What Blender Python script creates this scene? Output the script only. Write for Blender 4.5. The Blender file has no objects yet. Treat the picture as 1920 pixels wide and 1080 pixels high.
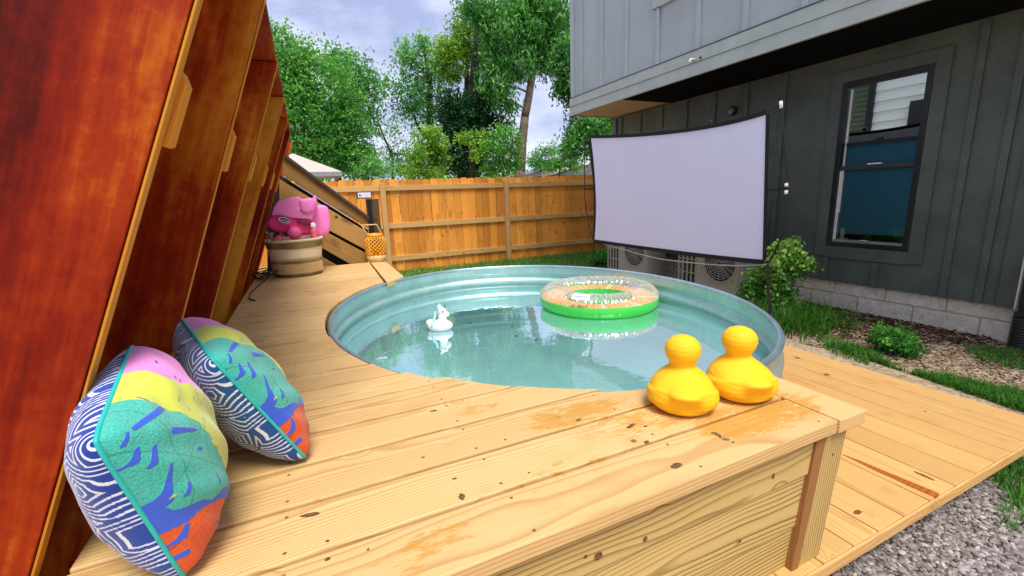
import bpy, bmesh, math, random
import numpy as np
from mathutils import Vector, Matrix
random.seed(7); RNG = np.random.default_rng(7)
sc = bpy.context.scene
COL = sc.collection
PI = math.pi
# ------------------------------------------------------------------ camera
# world frame: the camera stands 0.58 m above the deck; deck top z=-0.58, ground about z=-1.14
GZ, DZ, WZ, PZ = -1.14, -0.58, -0.77, -0.995
YAW, PITCH, ROLL, F = math.radians(24.37675834), math.radians(11.87415734), math.radians(-2.14023035), 830.2424832847079
fw = Vector((math.sin(YAW)*math.cos(PITCH), math.cos(YAW)*math.cos(PITCH), -math.sin(PITCH)))
r0 = Vector((math.cos(YAW), -math.sin(YAW), 0)); u0 = r0.cross(fw)
rt = r0*math.cos(ROLL)+u0*math.sin(ROLL); up = u0*math.cos(ROLL)-r0*math.sin(ROLL)
cam = bpy.data.cameras.new('camera'); camo = bpy.data.objects.new('camera', cam); COL.objects.link(camo)
cam.sensor_width = 36; cam.lens = 36*F/1920; cam.clip_start = .02; cam.clip_end = 500
M = Matrix((rt, up, -fw)).transposed().to_4x4(); camo.matrix_world = M
sc.camera = camo
sc.render.resolution_x = 1024; sc.render.resolution_y = 576
def at(x, y, ax, val):
    """point seen at photo pixel (x,y) on the world plane ax=val"""
    d = fw*F+rt*(x-960)-up*(y-540); i = 'xyz'.index(ax)
    return d*(val/d[i])
# ------------------------------------------------------------------ light
SUN_EL, SUN_AZ = math.radians(64), math.radians(183)     # azimuth: direction the light comes from, from +Y clockwise
w = bpy.data.worlds.new('World'); sc.world = w; w.use_nodes = True
nt = w.node_tree; nt.nodes.clear()
def nn(t, k, **kw):
    n = t.nodes.new(k)
    for a, v in kw.items(): setattr(n, a, v)
    return n
bg = nn(nt, 'ShaderNodeBackground'); out = nn(nt, 'ShaderNodeOutputWorld')
sky = nn(nt, 'ShaderNodeTexSky', sky_type='NISHITA', sun_disc=False, sun_elevation=SUN_EL, sun_rotation=SUN_AZ)
tc = nn(nt, 'ShaderNodeTexCoord'); mp = nn(nt, 'ShaderNodeMapping'); mp.inputs['Scale'].default_value = (1, 1, 2.0)
nz = nn(nt, 'ShaderNodeTexNoise'); nz.inputs['Scale'].default_value = 3.0; nz.inputs['Detail'].default_value = 6; nz.inputs['Roughness'].default_value = .58
rp = nn(nt, 'ShaderNodeValToRGB'); rp.color_ramp.elements[0].position = .38; rp.color_ramp.elements[1].position = .60
rp.color_ramp.elements[0].color = (2.3, 2.65, 4.1, 1); rp.color_ramp.elements[1].color = (5.0, 5.15, 6.2, 1)
mx = nn(nt, 'ShaderNodeMix', data_type='RGBA'); mx.inputs[0].default_value = .88
nt.links.new(tc.outputs['Generated'], mp.inputs[0]); nt.links.new(mp.outputs[0], nz.inputs['Vector']); nt.links.new(nz.outputs['Fac'], rp.inputs[0])
nt.links.new(sky.outputs[0], mx.inputs[6]); nt.links.new(rp.outputs[0], mx.inputs[7]); nt.links.new(mx.outputs[2], bg.inputs[0])
bg.inputs[1].default_value = .1; nt.links.new(bg.outputs[0], out.inputs[0])
sun = bpy.data.lights.new('sun', 'SUN'); suno = bpy.data.objects.new('sun', sun); COL.objects.link(suno)
sun.energy = 2.1; sun.angle = math.radians(25); sun.color = (1, .95, .86)
sd = Vector((math.sin(SUN_AZ)*math.cos(SUN_EL), math.cos(SUN_AZ)*math.cos(SUN_EL), math.sin(SUN_EL)))
suno.rotation_euler = sd.to_track_quat('Z', 'Y').to_euler()
sc.view_settings.view_transform = 'Standard'; sc.view_settings.look = 'None'; sc.view_settings.gamma = 1
sc.view_settings.exposure = 1.05
sc.cycles.max_bounces = 10; sc.cycles.transparent_max_bounces = 16

# ------------------------------------------------------------------ material helpers
class G:
    def __init__(s, name):
        s.m = bpy.data.materials.new(name); s.m.use_nodes = True; s.t = s.m.node_tree; s.b = s.t.nodes['Principled BSDF']
        s.out = s.t.nodes['Material Output']
    def n(s, k, **kw): return nn(s.t, k, **kw)
    def put(s, v, sock):
        if isinstance(v, bpy.types.NodeSocket): s.t.links.new(v, sock)
        elif v is not None:
            if hasattr(sock.default_value, '__len__') and isinstance(v, (tuple, list)) and len(v) == 3 and len(sock.default_value) == 4: v = (*v, 1)
            sock.default_value = v
    def attr(s, name, o='Vector'): return s.n('ShaderNodeAttribute', attribute_name=name).outputs[o]
    def obj(s): return s.n('ShaderNodeTexCoord').outputs['Object']
    def geo(s): return s.n('ShaderNodeNewGeometry').outputs['Position']
    def map(s, v, sc_=(1, 1, 1), loc=(0, 0, 0)):
        n = s.n('ShaderNodeMapping'); s.put(v, n.inputs[0]); n.inputs['Scale'].default_value = sc_; n.inputs['Location'].default_value = loc; return n.outputs[0]
    def noise(s, v, scale, det=3, rough=.5, dist=0, o='Fac'):
        n = s.n('ShaderNodeTexNoise'); s.put(v, n.inputs['Vector']); n.inputs['Scale'].default_value = scale; n.inputs['Detail'].default_value = det
        n.inputs['Roughness'].default_value = rough; n.inputs['Distortion'].default_value = dist; return n.outputs[o]
    def vor(s, v, scale, o='Distance', f='F1'):
        n = s.n('ShaderNodeTexVoronoi', feature=f); s.put(v, n.inputs['Vector']); n.inputs['Scale'].default_value = scale; return n.outputs[o]
    def ramp(s, f, pts, interp='LINEAR'):
        n = s.n('ShaderNodeValToRGB'); s.put(f, n.inputs[0]); e = n.color_ramp.elements; n.color_ramp.interpolation = interp
        while len(e) < len(pts): e.new(.5)
        for i, (p, c) in enumerate(pts):
            e[i].position = p; e[i].color = (c, c, c, 1) if isinstance(c, (int, float)) else (*c, 1)
        return n.outputs[0]
    def mix(s, f, a, b, bt='MIX'):
        n = s.n('ShaderNodeMix', data_type='RGBA', blend_type=bt); s.put(f, n.inputs[0]); s.put(a, n.inputs[6]); s.put(b, n.inputs[7]); return n.outputs[2]
    def ma(s, op, a, b=None, c=None):
        n = s.n('ShaderNodeMath', operation=op); s.put(a, n.inputs[0])
        if b is not None: s.put(b, n.inputs[1])
        if c is not None: s.put(c, n.inputs[2])
        return n.outputs[0]
    def vm(s, op, a, b):
        n = s.n('ShaderNodeVectorMath', operation=op); s.put(a, n.inputs[0]); s.put(b, n.inputs[1]); return n
    def sep(s, v):
        n = s.n('ShaderNodeSeparateXYZ'); s.put(v, n.inputs[0]); return n.outputs
    def comb(s, x, y, z):
        n = s.n('ShaderNodeCombineXYZ'); s.put(x, n.inputs[0]); s.put(y, n.inputs[1]); s.put(z, n.inputs[2]); return n.outputs[0]
    def bump(s, h, st=.3, d=.01):
        n = s.n('ShaderNodeBump'); s.put(h, n.inputs['Height']); n.inputs['Strength'].default_value = st; n.inputs['Distance'].default_value = d
        s.t.links.new(n.outputs[0], s.b.inputs['Normal'])
    def set(s, col=None, rough=None, metal=None, spec=None, **kw):
        s.put(col, s.b.inputs['Base Color']); s.put(rough, s.b.inputs['Roughness']); s.put(metal, s.b.inputs['Metallic']); s.put(spec, s.b.inputs['Specular IOR Level'])
        for k, v in kw.items(): s.put(v, s.b.inputs[k.replace('_', ' ')])
        return s.m

def plain(name, col, rough=.6, metal=0, var=.12, scale=18, bump=.15, spec=.5, bscale=80, **kw):
    g = G(name); o = g.obj(); f = g.noise(o, scale, 4, .6)
    c = g.mix(g.ramp(f, [(.3, 0), (.7, 1)]), tuple(x*(1-var) for x in col), tuple(min(1, x*(1+var)) for x in col))
    if bump: g.bump(g.noise(o, bscale, 3), bump, .002)
    return g.set(c, rough, metal, spec, **kw)

def wood(name, light, dark, tone=(.8, 1.15), ring=.0085, knots=True, rough=.62, stain=None, blot=None, ringmix=.75, fleck=.25, kr=1.0):
    """sawn board: growth rings of a distorted cylinder cut by the board, knots, per-board tone"""
    g = G(name); wc = g.attr('wc'); bc = g.attr('bc', 'Vector')
    x, y, z = g.sep(wc); b1, b2, b3 = g.sep(bc)
    warp = g.noise(g.comb(g.ma('MULTIPLY', x, 1.6), g.ma('MULTIPLY', y, 6), z), 1.0, 2, .5)
    warp2 = g.noise(g.comb(g.ma('MULTIPLY', x, .55), g.ma('MULTIPLY', y, 2.5), b1), 1.3, 1, .5)
    py = g.ma('MULTIPLY_ADD', b2, .16, -.08); pz = g.ma('MULTIPLY_ADD', b3, -.06, -.02)
    yy = g.ma('SUBTRACT', g.ma('ADD', y, g.ma('MULTIPLY_ADD', warp2, .16, -.08)), py); zz = g.ma('SUBTRACT', z, pz)
    r = g.ma('SQRT', g.ma('ADD', g.ma('MULTIPLY', yy, yy), g.ma('MULTIPLY', zz, zz)))
    r = g.ma('ADD', r, g.ma('MULTIPLY', warp, .04))
    if knots:
        kd = g.vor(g.comb(x, y, g.ma('MULTIPLY', b1, 37.)), 5.5)
        r = g.ma('SUBTRACT', r, g.ma('MULTIPLY', g.ramp(kd, [(0, 1), (.3, 0)], 'EASE'), .02))
    fr = g.ma('FRACT', g.ma('DIVIDE', r, ring))
    rings = g.ramp(fr, [(0, .05), (.55, .25), (.86, 1), (.93, .9), (1, .05)])
    fib = g.noise(g.comb(g.ma('MULTIPLY', x, 5), g.ma('MULTIPLY', y, 260), g.ma('MULTIPLY', z, 120)), 1, 2, .6)
    big = g.noise(g.comb(g.ma('MULTIPLY', x, 1.2), g.ma('MULTIPLY', y, 7), b1), 1.2, 3, .6)
    f = g.ma('MULTIPLY', rings, g.ma('MULTIPLY', g.ramp(big, [(.3, .45), (.75, 1)]), ringmix))
    f = g.ma('ADD', f, g.ma('MULTIPLY', g.ma('SUBTRACT', fib, .5), fleck)); 
    c = g.mix(f, light, dark)
    tn = g.ma('MULTIPLY_ADD', b1, tone[1]-tone[0], tone[0])
    c = g.mix(1.0, c, g.comb(tn, g.ma('POWER', tn, 1.15), g.ma('POWER', tn, 1.4)), 'MULTIPLY')
    if blot:
        bl = g.noise(g.comb(g.ma('MULTIPLY', x, 2.2), g.ma('MULTIPLY', y, 5), b2), 1.6, 4, .6)
        c = g.mix(g.ma('MULTIPLY', g.ramp(bl, [(.56, 0), (.7, 1)]), blot[1]), c, blot[0])
    if knots:
        c = g.mix(g.ramp(kd, [(.035*kr, .95), (.075*kr, .75), (.085*kr, .0)]), c, tuple(v*.22 for v in dark))
        c = g.mix(g.ma('MULTIPLY', g.ramp(kd, [(.0, 1), (.2, 0)]), .35), c, tuple(v*.7 for v in dark))
    if stain: c = stain(g, c, x, y)
    g.bump(g.ma('ADD', g.ma('MULTIPLY', fib, .5), rings), .22, .0012)
    return g.set(c, g.ma('MULTIPLY_ADD', fib, .2, rough-.1), 0, .35)

def deck_stain(g, c, x, y):
    """golden-brown wet marks soaked into the front boards, sprayed round the two ducks"""
    p = g.geo(); tot = None
    X_ = g.sep(p)[0]; ux = g.ma('MULTIPLY', g.ma('SUBTRACT', g.ma('FRACT', g.ma('MULTIPLY', g.ma('ADD', X_, 10.3), 2.5)), .5), .4); uy = g.ma('SUBTRACT', g.ma('ABSOLUTE', y), .048)
    sd2 = g.ma('SQRT', g.ma('ADD', g.ma('MULTIPLY', ux, ux), g.ma('MULTIPLY', uy, uy))); c = g.mix(g.ramp(g.ma('MULTIPLY', sd2, 100), [(.30, .85), (.42, 0)]), c, (.09, .06, .03))
    for (cx, cy, rx, ry, a) in [(1.0, .70, .26, .09, 1), (.78, .83, .26, .09, .85), (.6, .93, .2, .07, .9), (.42, .72, .16, .07, .55), (.12, .66, .13, .05, .75), (.36, 1.08, .10, .04, .7), (-.15, .72, .1, .05, .5), (.05, .98, .15, .03, .35), (.25, .83, .2, .03, .3)]:
        d = g.vm('MULTIPLY', g.vm('SUBTRACT', p, (cx, cy, DZ)).outputs[0], (.72/rx, .72/ry, 0)).outputs[0]
        l = g.n('ShaderNodeVectorMath', operation='LENGTH'); g.put(d, l.inputs[0])
        m = g.ma('MULTIPLY', g.ramp(l.outputs['Value'], [(.35, 1), (1.25, 0)], 'EASE'), a)
        tot = m if tot is None else g.ma('MAXIMUM', tot, m)
    n1 = g.noise(g.map(p, (1, 2.6, 1)), 16, 5, .72); n2 = g.noise(g.map(p, (.6, 7, 1)), 38, 3, .6)
    f = g.ma('ADD', g.ma('ADD', g.ma('MULTIPLY', n1, .75), g.ma('MULTIPLY', n2, .45)), g.ma('MULTIPLY', tot, .36))
    return g.mix(g.ma('MULTIPLY', g.ramp(f, [(.845, 0), (.91, 1)]), .74), c, (.52, .24, .022))

def metalgal(name, col, rough=.34, metal=.75, var=.15):
    g = G(name); o = g.geo(); sp = g.vor(o, 42, 'Color'); s1, s2, s3 = g.sep(sp); st = g.noise(g.map(o, (1, 1, .35)), 5, 4, .6)
    c = g.mix(g.ma('MULTIPLY', s1, .35), tuple(v*(1-var) for v in col), tuple(min(1, v*(1+var)) for v in col))
    c = g.mix(g.ramp(st, [(.45, 0), (.75, .5)]), c, tuple(min(1, v*1.25) for v in col))
    return g.set(c, g.ma('MULTIPLY_ADD', st, .25, rough-.1), metal)

def leafmat(name, dark, mid, light, trans=.35):
    g = G(name); bc = g.attr('bc', 'Vector'); a, b, c_ = g.sep(bc)
    c = g.ramp(a, [(0, dark), (.5, mid), (1, light)])
    c = g.mix(g.ma('MULTIPLY', b, .25), c, tuple(v*.55 for v in mid))
    g.set(c, .5, 0, .35)
    tr = g.n('ShaderNodeBsdfTranslucent'); g.put(g.mix(.5, c, light), tr.inputs[0]); mxs = g.n('ShaderNodeMixShader'); mxs.inputs[0].default_value = trans
    g.t.links.new(g.b.outputs[0], mxs.inputs[1]); g.t.links.new(tr.outputs[0], mxs.inputs[2]); g.t.links.new(mxs.outputs[0], g.out.inputs[0])
    return g.m

# ------------------------------------------------------------------ geometry helpers
def tag(o, label=None, cat=None, group=None, kind=None):
    if label: o['label'] = label
    if cat: o['category'] = cat
    if group: o['group'] = group
    if kind: o['kind'] = kind
    return o
def empty(name, loc, label, cat, group=None):
    o = bpy.data.objects.new(name, None); COL.objects.link(o); o.location = loc; o.empty_display_size = .1
    bpy.context.view_layer.update(); return tag(o, label, cat, group)
class MB:
    def __init__(s): s.v = []; s.f = []; s.wc = []; s.bc = []; s.fm = []
    def add(s, vs, fs, wc=None, bc=(.5, .5, .5)):
        b = len(s.v); s.v += [tuple(v) for v in vs]; s.f += [tuple(i+b for i in f) for f in fs]
        s.wc += [tuple(x) for x in (wc if wc is not None else vs)]; s.bc += [bc]*len(vs); return s
    def box(s, a, b):
        x0, y0, z0 = a; x1, y1, z1 = b
        vs = [(x0, y0, z0), (x1, y0, z0), (x1, y1, z0), (x0, y1, z0), (x0, y0, z1), (x1, y0, z1), (x1, y1, z1), (x0, y1, z1)]
        return s.add(vs, [(0, 3, 2, 1), (4, 5, 6, 7), (0, 1, 5, 4), (1, 2, 6, 5), (2, 3, 7, 6), (3, 0, 4, 7)])
    def prism(s, poly, off, grain, across, bc=None):
        """planar polygon extruded by vector off; wood coords from unit vectors grain/across"""
        poly = [Vector(p) for p in poly]; off = Vector(off); gr = Vector(grain); ac = Vector(across); th = gr.cross(ac)
        c0 = sum(poly, Vector())/len(poly); ofx = random.uniform(0, 60); bc = bc or (random.random(), random.random(), random.random())
        vs = poly+[p+off for p in poly]; n = len(poly)
        wc = [((p-c0).dot(gr)+ofx, (p-c0).dot(ac), (p-c0).dot(th)) for p in vs]
        nrm = sum(((poly[i]-poly[0]).cross(poly[i+1]-poly[0]) for i in range(1, n-1)), Vector())
        fs = [tuple(range(n-1, -1, -1)), tuple(range(n, 2*n))]+[(i, (i+1) % n, n+(i+1) % n, n+i) for i in range(n)]
        if nrm.dot(off) < 0: fs = [tuple(reversed(f)) for f in fs]
        return s.add(vs, fs, wc, bc)
    def plank(s, p0, p1, wv, tv, bc=None):
        """board whose centre line is p0->p1, width vector wv, thickness vector tv"""
        p0 = Vector(p0); p1 = Vector(p1); wv = Vector(wv); tv = Vector(tv)
        return s.prism([p0-wv/2-tv/2, p1-wv/2-tv/2, p1+wv/2-tv/2, p0+wv/2-tv/2], tv, (p1-p0).normalized(), wv.normalized(), bc)
    def tube(s, pts, r, n=8, cap=True):
        pts = [Vector(p) for p in pts]; R = r if hasattr(r, '__len__') else [r]*len(pts); vs = []; fs = []; prev = None
        for i, p in enumerate(pts):
            d = (pts[min(i+1, len(pts)-1)]-pts[max(i-1, 0)]).normalized()
            a = d.cross(prev[1] if prev else Vector((.13, .31, .94))); a = a.normalized(); b = d.cross(a).normalized()
            if prev: a = (prev[0]-d*prev[0].dot(d)).normalized(); b = d.cross(a)
            prev = (a, b)
            vs += [p+(a*math.cos(2*PI*k/n)+b*math.sin(2*PI*k/n))*R[i] for k in range(n)]
        for i in range(len(pts)-1):
            fs += [(i*n+k, i*n+(k+1) % n, (i+1)*n+(k+1) % n, (i+1)*n+k) for k in range(n)]
        if cap: fs += [tuple(range(n-1, -1, -1)), tuple((len(pts)-1)*n+k for k in range(n))]
        return s.add(vs, fs)
    def lathe(s, prof, c=(0, 0, 0), n=48, sx=1, sy=1, fn=None, close=False):
        vs = []; fs = []; c = Vector(c)
        for (r, z) in prof:
            for k in range(n):
                t = 2*PI*k/n; q = Vector((r*math.cos(t)*sx, r*math.sin(t)*sy, z))
                if fn: q = fn(q, t)
                vs.append(c+q)
        m = len(prof)
        for i in range(m if close else m-1):
            j = (i+1) % m
            fs += [(i*n+k, i*n+(k+1) % n, j*n+(k+1) % n, j*n+k) for k in range(n)]
        if not close:
            if prof[0][0] > 1e-6: fs.append(tuple(range(n-1, -1, -1)))
            if prof[-1][0] > 1e-6: fs.append(tuple((m-1)*n+k for k in range(n)))
        return s.add(vs, fs)
    def ball(s, c, r, rot=None, n=20, m=12):
        c = Vector(c); r = Vector(r) if hasattr(r, '__len__') else Vector((r, r, r)); vs = [Vector((0, 0, -1))]
        for i in range(1, m):
            a = -PI/2+PI*i/m
            vs += [Vector((math.cos(a)*math.cos(2*PI*k/n), math.cos(a)*math.sin(2*PI*k/n), math.sin(a))) for k in range(n)]
        vs.append(Vector((0, 0, 1)))
        fs = [(0, 1+(k+1) % n, 1+k) for k in range(n)]
        for i in range(m-2): fs += [(1+i*n+k, 1+i*n+(k+1) % n, 1+(i+1)*n+(k+1) % n, 1+(i+1)*n+k) for k in range(n)]
        t = 1+(m-1)*n; fs += [(t, 1+(m-2)*n+k, 1+(m-2)*n+(k+1) % n) for k in range(n)]
        q = [Vector((v.x*r.x, v.y*r.y, v.z*r.z)) for v in vs]
        if rot: q = [rot @ v for v in q]
        return s.add([c+v for v in q], fs)
    def build(s, name, mat, parent=None, smooth=False, bevel=0, solid=0, sub=0, remesh=0, label=None):
        me = bpy.data.meshes.new(name); me.from_pydata(s.v, [], s.f); me.update()
        a = me.attributes.new('wc', 'FLOAT_VECTOR', 'POINT'); a.data.foreach_set('vector', np.array(s.wc, np.float32).ravel())
        a = me.attributes.new('bc', 'FLOAT_VECTOR', 'POINT'); a.data.foreach_set('vector', np.array(s.bc, np.float32).ravel())
        o = bpy.data.objects.new(name, me); COL.objects.link(o); me.materials.append(mat)
        if smooth: me.polygons.foreach_set('use_smooth', [True]*len(me.polygons))
        if remesh: md = o.modifiers.new('r', 'REMESH'); md.mode = 'VOXEL'; md.voxel_size = remesh; md.use_smooth_shade = True
        if remesh: md = o.modifiers.new('s', 'SMOOTH'); md.factor = .6; md.iterations = 6
        if solid: md = o.modifiers.new('t', 'SOLIDIFY'); md.thickness = solid; md.offset = 0
        if bevel: md = o.modifiers.new('b', 'BEVEL'); md.width = bevel; md.segments = 2; md.limit_method = 'ANGLE'; md.angle_limit = .6
        if sub: md = o.modifiers.new('s', 'SUBSURF'); md.levels = sub; md.render_levels = sub
        if parent:
            o.parent = parent; bpy.context.view_layer.update(); o.matrix_parent_inverse = parent.matrix_world.inverted()
        if label: o['label'] = label
        return o
def cards(name, V, F_, bc, mat, parent=None, smooth=False):
    """fast mesh from numpy: V (N,3), F_ (M,k), bc (N,3)"""
    me = bpy.data.meshes.new(name); k = F_.shape[1]; me.vertices.add(len(V)); me.vertices.foreach_set('co', V.astype(np.float32).ravel())
    me.loops.add(F_.size); me.loops.foreach_set('vertex_index', F_.astype(np.int32).ravel()); me.polygons.add(len(F_))
    me.polygons.foreach_set('loop_start', np.arange(0, F_.size, k, dtype=np.int32)); me.polygons.foreach_set('loop_total', np.full(len(F_), k, np.int32))
    me.update(calc_edges=True); a = me.attributes.new('bc', 'FLOAT_VECTOR', 'POINT'); a.data.foreach_set('vector', bc.astype(np.float32).ravel())
    if smooth: me.polygons.foreach_set('use_smooth', [True]*len(me.polygons))
    o = bpy.data.objects.new(name, me); COL.objects.link(o); me.materials.append(mat)
    if parent: o.parent = parent; bpy.context.view_layer.update(); o.matrix_parent_inverse = parent.matrix_world.inverted()
    return o
def unit(a): return a/np.maximum(np.linalg.norm(a, axis=-1, keepdims=True), 1e-9)
def leaves(cent, L, W, droop, bcv, up_bias=.6):
    """leaf rhombi at centres: (V,F,bc)"""
    n = len(cent); d = unit(RNG.normal(size=(n, 3))+np.array([0, 0, -droop])); nm = unit(RNG.normal(size=(n, 3))+np.array([0, 0, up_bias*2]))
    s = unit(np.cross(d, nm)); nm = np.cross(s, d); l = (L*RNG.uniform(.7, 1.3, n))[:, None]; wd = (W*RNG.uniform(.7, 1.3, n))[:, None]
    a = cent-d*l/2; b = cent+s*wd/2+nm*wd*.15; c = cent+d*l/2-nm*l*.08; e = cent-s*wd/2+nm*wd*.15
    V = np.stack([a, b, c, e], 1).reshape(-1, 3); I = np.arange(n*4).reshape(n, 4)
    return V, I, np.repeat(bcv, 4, 0)
DENS = .9
def foliage(blobs, L, W, droop=.3, up_bias=.6, shell=.55):
    """blobs: (centre, radii, clumps, leaves per clump, clump radius, tone)"""
    Vs, Fs, Bs = [], [], []; nb = 0; tips = []
    for (c, r, nc, nl, cr, tone) in blobs:
        nl = max(8, int(nl*DENS))
        c = np.array(c, float); r = np.array(r, float)
        d = unit(RNG.normal(size=(nc, 3))); rad = shell+(1-shell)*RNG.random((nc, 1))**.6; rad *= RNG.uniform(.75, 1.12, (nc, 1))
        cc = c+d*r*rad; tips.append((c, cc))
        tn = np.clip(tone+RNG.normal(0, .26, nc)+.18*d[:, 2], 0, 1)  # upper clumps toned lighter: light from above put into the leaf colour
        crr = cr*RNG.uniform(.6, 1.35, nc)
        off = RNG.normal(size=(nc, nl, 3))*np.array([.55, .55, .42])*crr[:, None, None]
        P = (cc[:, None]+off).reshape(-1, 3)
        b = np.stack([np.clip(np.repeat(tn, nl)+RNG.normal(0, .1, nc*nl), 0, 1), RNG.random(nc*nl), RNG.random(nc*nl)], 1)
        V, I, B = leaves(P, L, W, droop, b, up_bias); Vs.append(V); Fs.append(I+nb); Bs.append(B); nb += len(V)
    return np.concatenate(Vs), np.concatenate(Fs), np.concatenate(Bs), tips
def limb(mb, p0, p1, ra, rb, wob=.08, n=6):
    p0 = Vector(p0); p1 = Vector(p1); L = (p1-p0).length; pts = []; rr = []
    w1 = Vector((random.uniform(-1, 1), random.uniform(-1, 1), random.uniform(-.4, .6)))*wob*L
    for i in range(n+1):
        t = i/n; pts.append(p0.lerp(p1, t)+w1*math.sin(t*PI)+Vector([random.uniform(-1, 1)*wob*.15*L for _ in range(3)])*(0 < i < n)); rr.append(ra+(rb-ra)*t)
    mb.tube(pts, rr, 7); return pts
def tree(name, label, cat, trunk, tr, blobs, L, W, mat, bark, droop=.3, group=None, shell=.55, up_bias=.6, twigs=5, extra=None, dens=1.0):
    base = trunk[0]; e = empty(name, base, label, cat, group); mb = MB()
    pts = []; 
    for i in range(len(trunk)-1): pts += limb(mb, trunk[i], trunk[i+1], tr[i], tr[i+1], .03)
    V, I, B, tips = foliage([(a_, b_, c_, int(d_*dens), e_, f_) for a_, b_, c_, d_, e_, f_ in blobs], L, W, droop, up_bias, shell)
    for c, cc in tips:
        cv = Vector(c); src = min(pts, key=lambda p: (p-cv).length+max(0, p.z-cv.z)*1.5)
        rb = tr[-1]*.7
        if (src-cv).length > .25: limb(mb, src, cv, rb, rb*.5, .1)
        for k in range(min(twigs, len(cc))): limb(mb, cv, cc[k], rb*.4, rb*.12, .12, 4)
    for a_, b_, ra, rb_ in (extra or []): limb(mb, a_, b_, ra, rb_, .08, 8)
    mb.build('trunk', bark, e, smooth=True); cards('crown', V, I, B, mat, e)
    return e

# ------------------------------------------------------------------ materials
PINE_L, PINE_D = (.74, .49, .215), (.40, .20, .045)
m_deck = wood('pine_decking', PINE_L, PINE_D, (.9, 1.06), ringmix=.8, kr=.6, blot=((.50, .27, .08), .4), stain=deck_stain)
m_pine = wood('pine_boards', (.60, .42, .155), (.22, .125, .028), (.85, 1.1), ring=.0095, ringmix=1.3)
m_plat = wood('pine_platform', (.68, .41, .15), (.40, .18, .04), (.88, 1.08), blot=((.50, .22, .06), .5))
m_fence = wood('cedar_pickets', (.88, .37, .05), (.44, .12, .010), (.72, 1.22), ring=.011, ringmix=1.1, rough=.7, blot=((.30, .09, .015), .5))
m_rail = wood('pale_fence_rail', (.64, .40, .15), (.36, .18, .05), (.85, 1.1))
m_stair = wood('weathered_stair_board', (.46, .26, .07), (.15, .065, .014), (.7, 1.2), rough=.7, blot=((.08, .035, .01), .7))
def stained():
    g = G('shaded_red_brown_stained_timber'); wc = g.attr('wc'); x, y, z = g.sep(wc); b1, b2, b3 = g.sep(g.attr('bc'))
    n1 = g.noise(g.comb(g.ma('MULTIPLY', x, .9), g.ma('MULTIPLY', y, 3.6), b1), 1.3, 4, .55, .3)
    n2 = g.noise(g.comb(g.ma('MULTIPLY', x, 4), g.ma('MULTIPLY', y, 60), z), 1, 3, .65)
    n3 = g.noise(wc, 26, 4, .7)
    f = g.ma('ADD', g.ma('ADD', n1, g.ma('MULTIPLY', g.ma('SUBTRACT', n2, .5), .22)), g.ma('MULTIPLY', g.ma('SUBTRACT', n3, .5), .22))
    f = g.ma('ADD', f, g.ma('MULTIPLY_ADD', b2, .26, -.13)); f = g.ma('ADD', f, g.ma('MULTIPLY', g.ramp(g.ma('ADD', y, .5), [(.62, 0), (.98, 1)]), .13))
    c = g.ramp(f, [(.34, (.07, .003, .0006)), (.48, (.20, .010, .001)), (.58, (.32, .030, .0015)), (.70, (.50, .13, .006)), (.84, (.66, .29, .03))])
    kd = g.vor(g.comb(x, y, g.ma('MULTIPLY', b1, 37.)), 3.2); c = g.mix(g.ramp(kd, [(.03, .9), (.06, 0)]), c, (.03, .008, .002))
    g.bump(g.ma('ADD', n2, n3), .25, .002)
    return g.set(c, .6, 0, .15)
m_rib = stained()  # stain colour deepened to carry the shade on the rib faces too
m_ribedge = wood('stained_timber_edge', (.66, .27, .018), (.46, .12, .006), (.85, 1.15), knots=False)
m_tank = metalgal('galvanised_tank_steel', (.42, .63, .61), .42, .5)
m_tankout = metalgal('galvanised_tank_outside', (.55, .57, .52), .4, .6)
m_tankrim = metalgal('rolled_rim_steel', (.42, .58, .66), .3, .75)
m_floor = plain('tank_floor_steel', (.46, .70, .68), .5, .2, .12, 6)
m_black = plain('black_fabric_trim', (.012, .012, .014), .8, spec=.3)
m_blackgloss = plain('black_plastic', (.012, .012, .013), .35)
m_white = plain('white_plastic', (.8, .8, .78), .4)
m_screen = plain('lavender_screen_fabric', (.67, .68, .86), .9, var=.02, bump=.05, scale=3)
m_bark = plain('grey_brown_bark', (.16, .12, .085), .9, var=.4, scale=12, bump=.8, bscale=25)
m_barkdark = plain('dark_mossy_bark', (.035, .035, .02), .9, var=.4, scale=10, bump=.8, bscale=25)
m_yellow = plain('yellow_rubber', (.92, .51, .016), .62, spec=.25, var=.05, scale=30, bump=.1, Subsurface_Weight=.12)
m_ocean = plain('orange_beak_rubber', (.8, .2, .01), .4)

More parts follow.
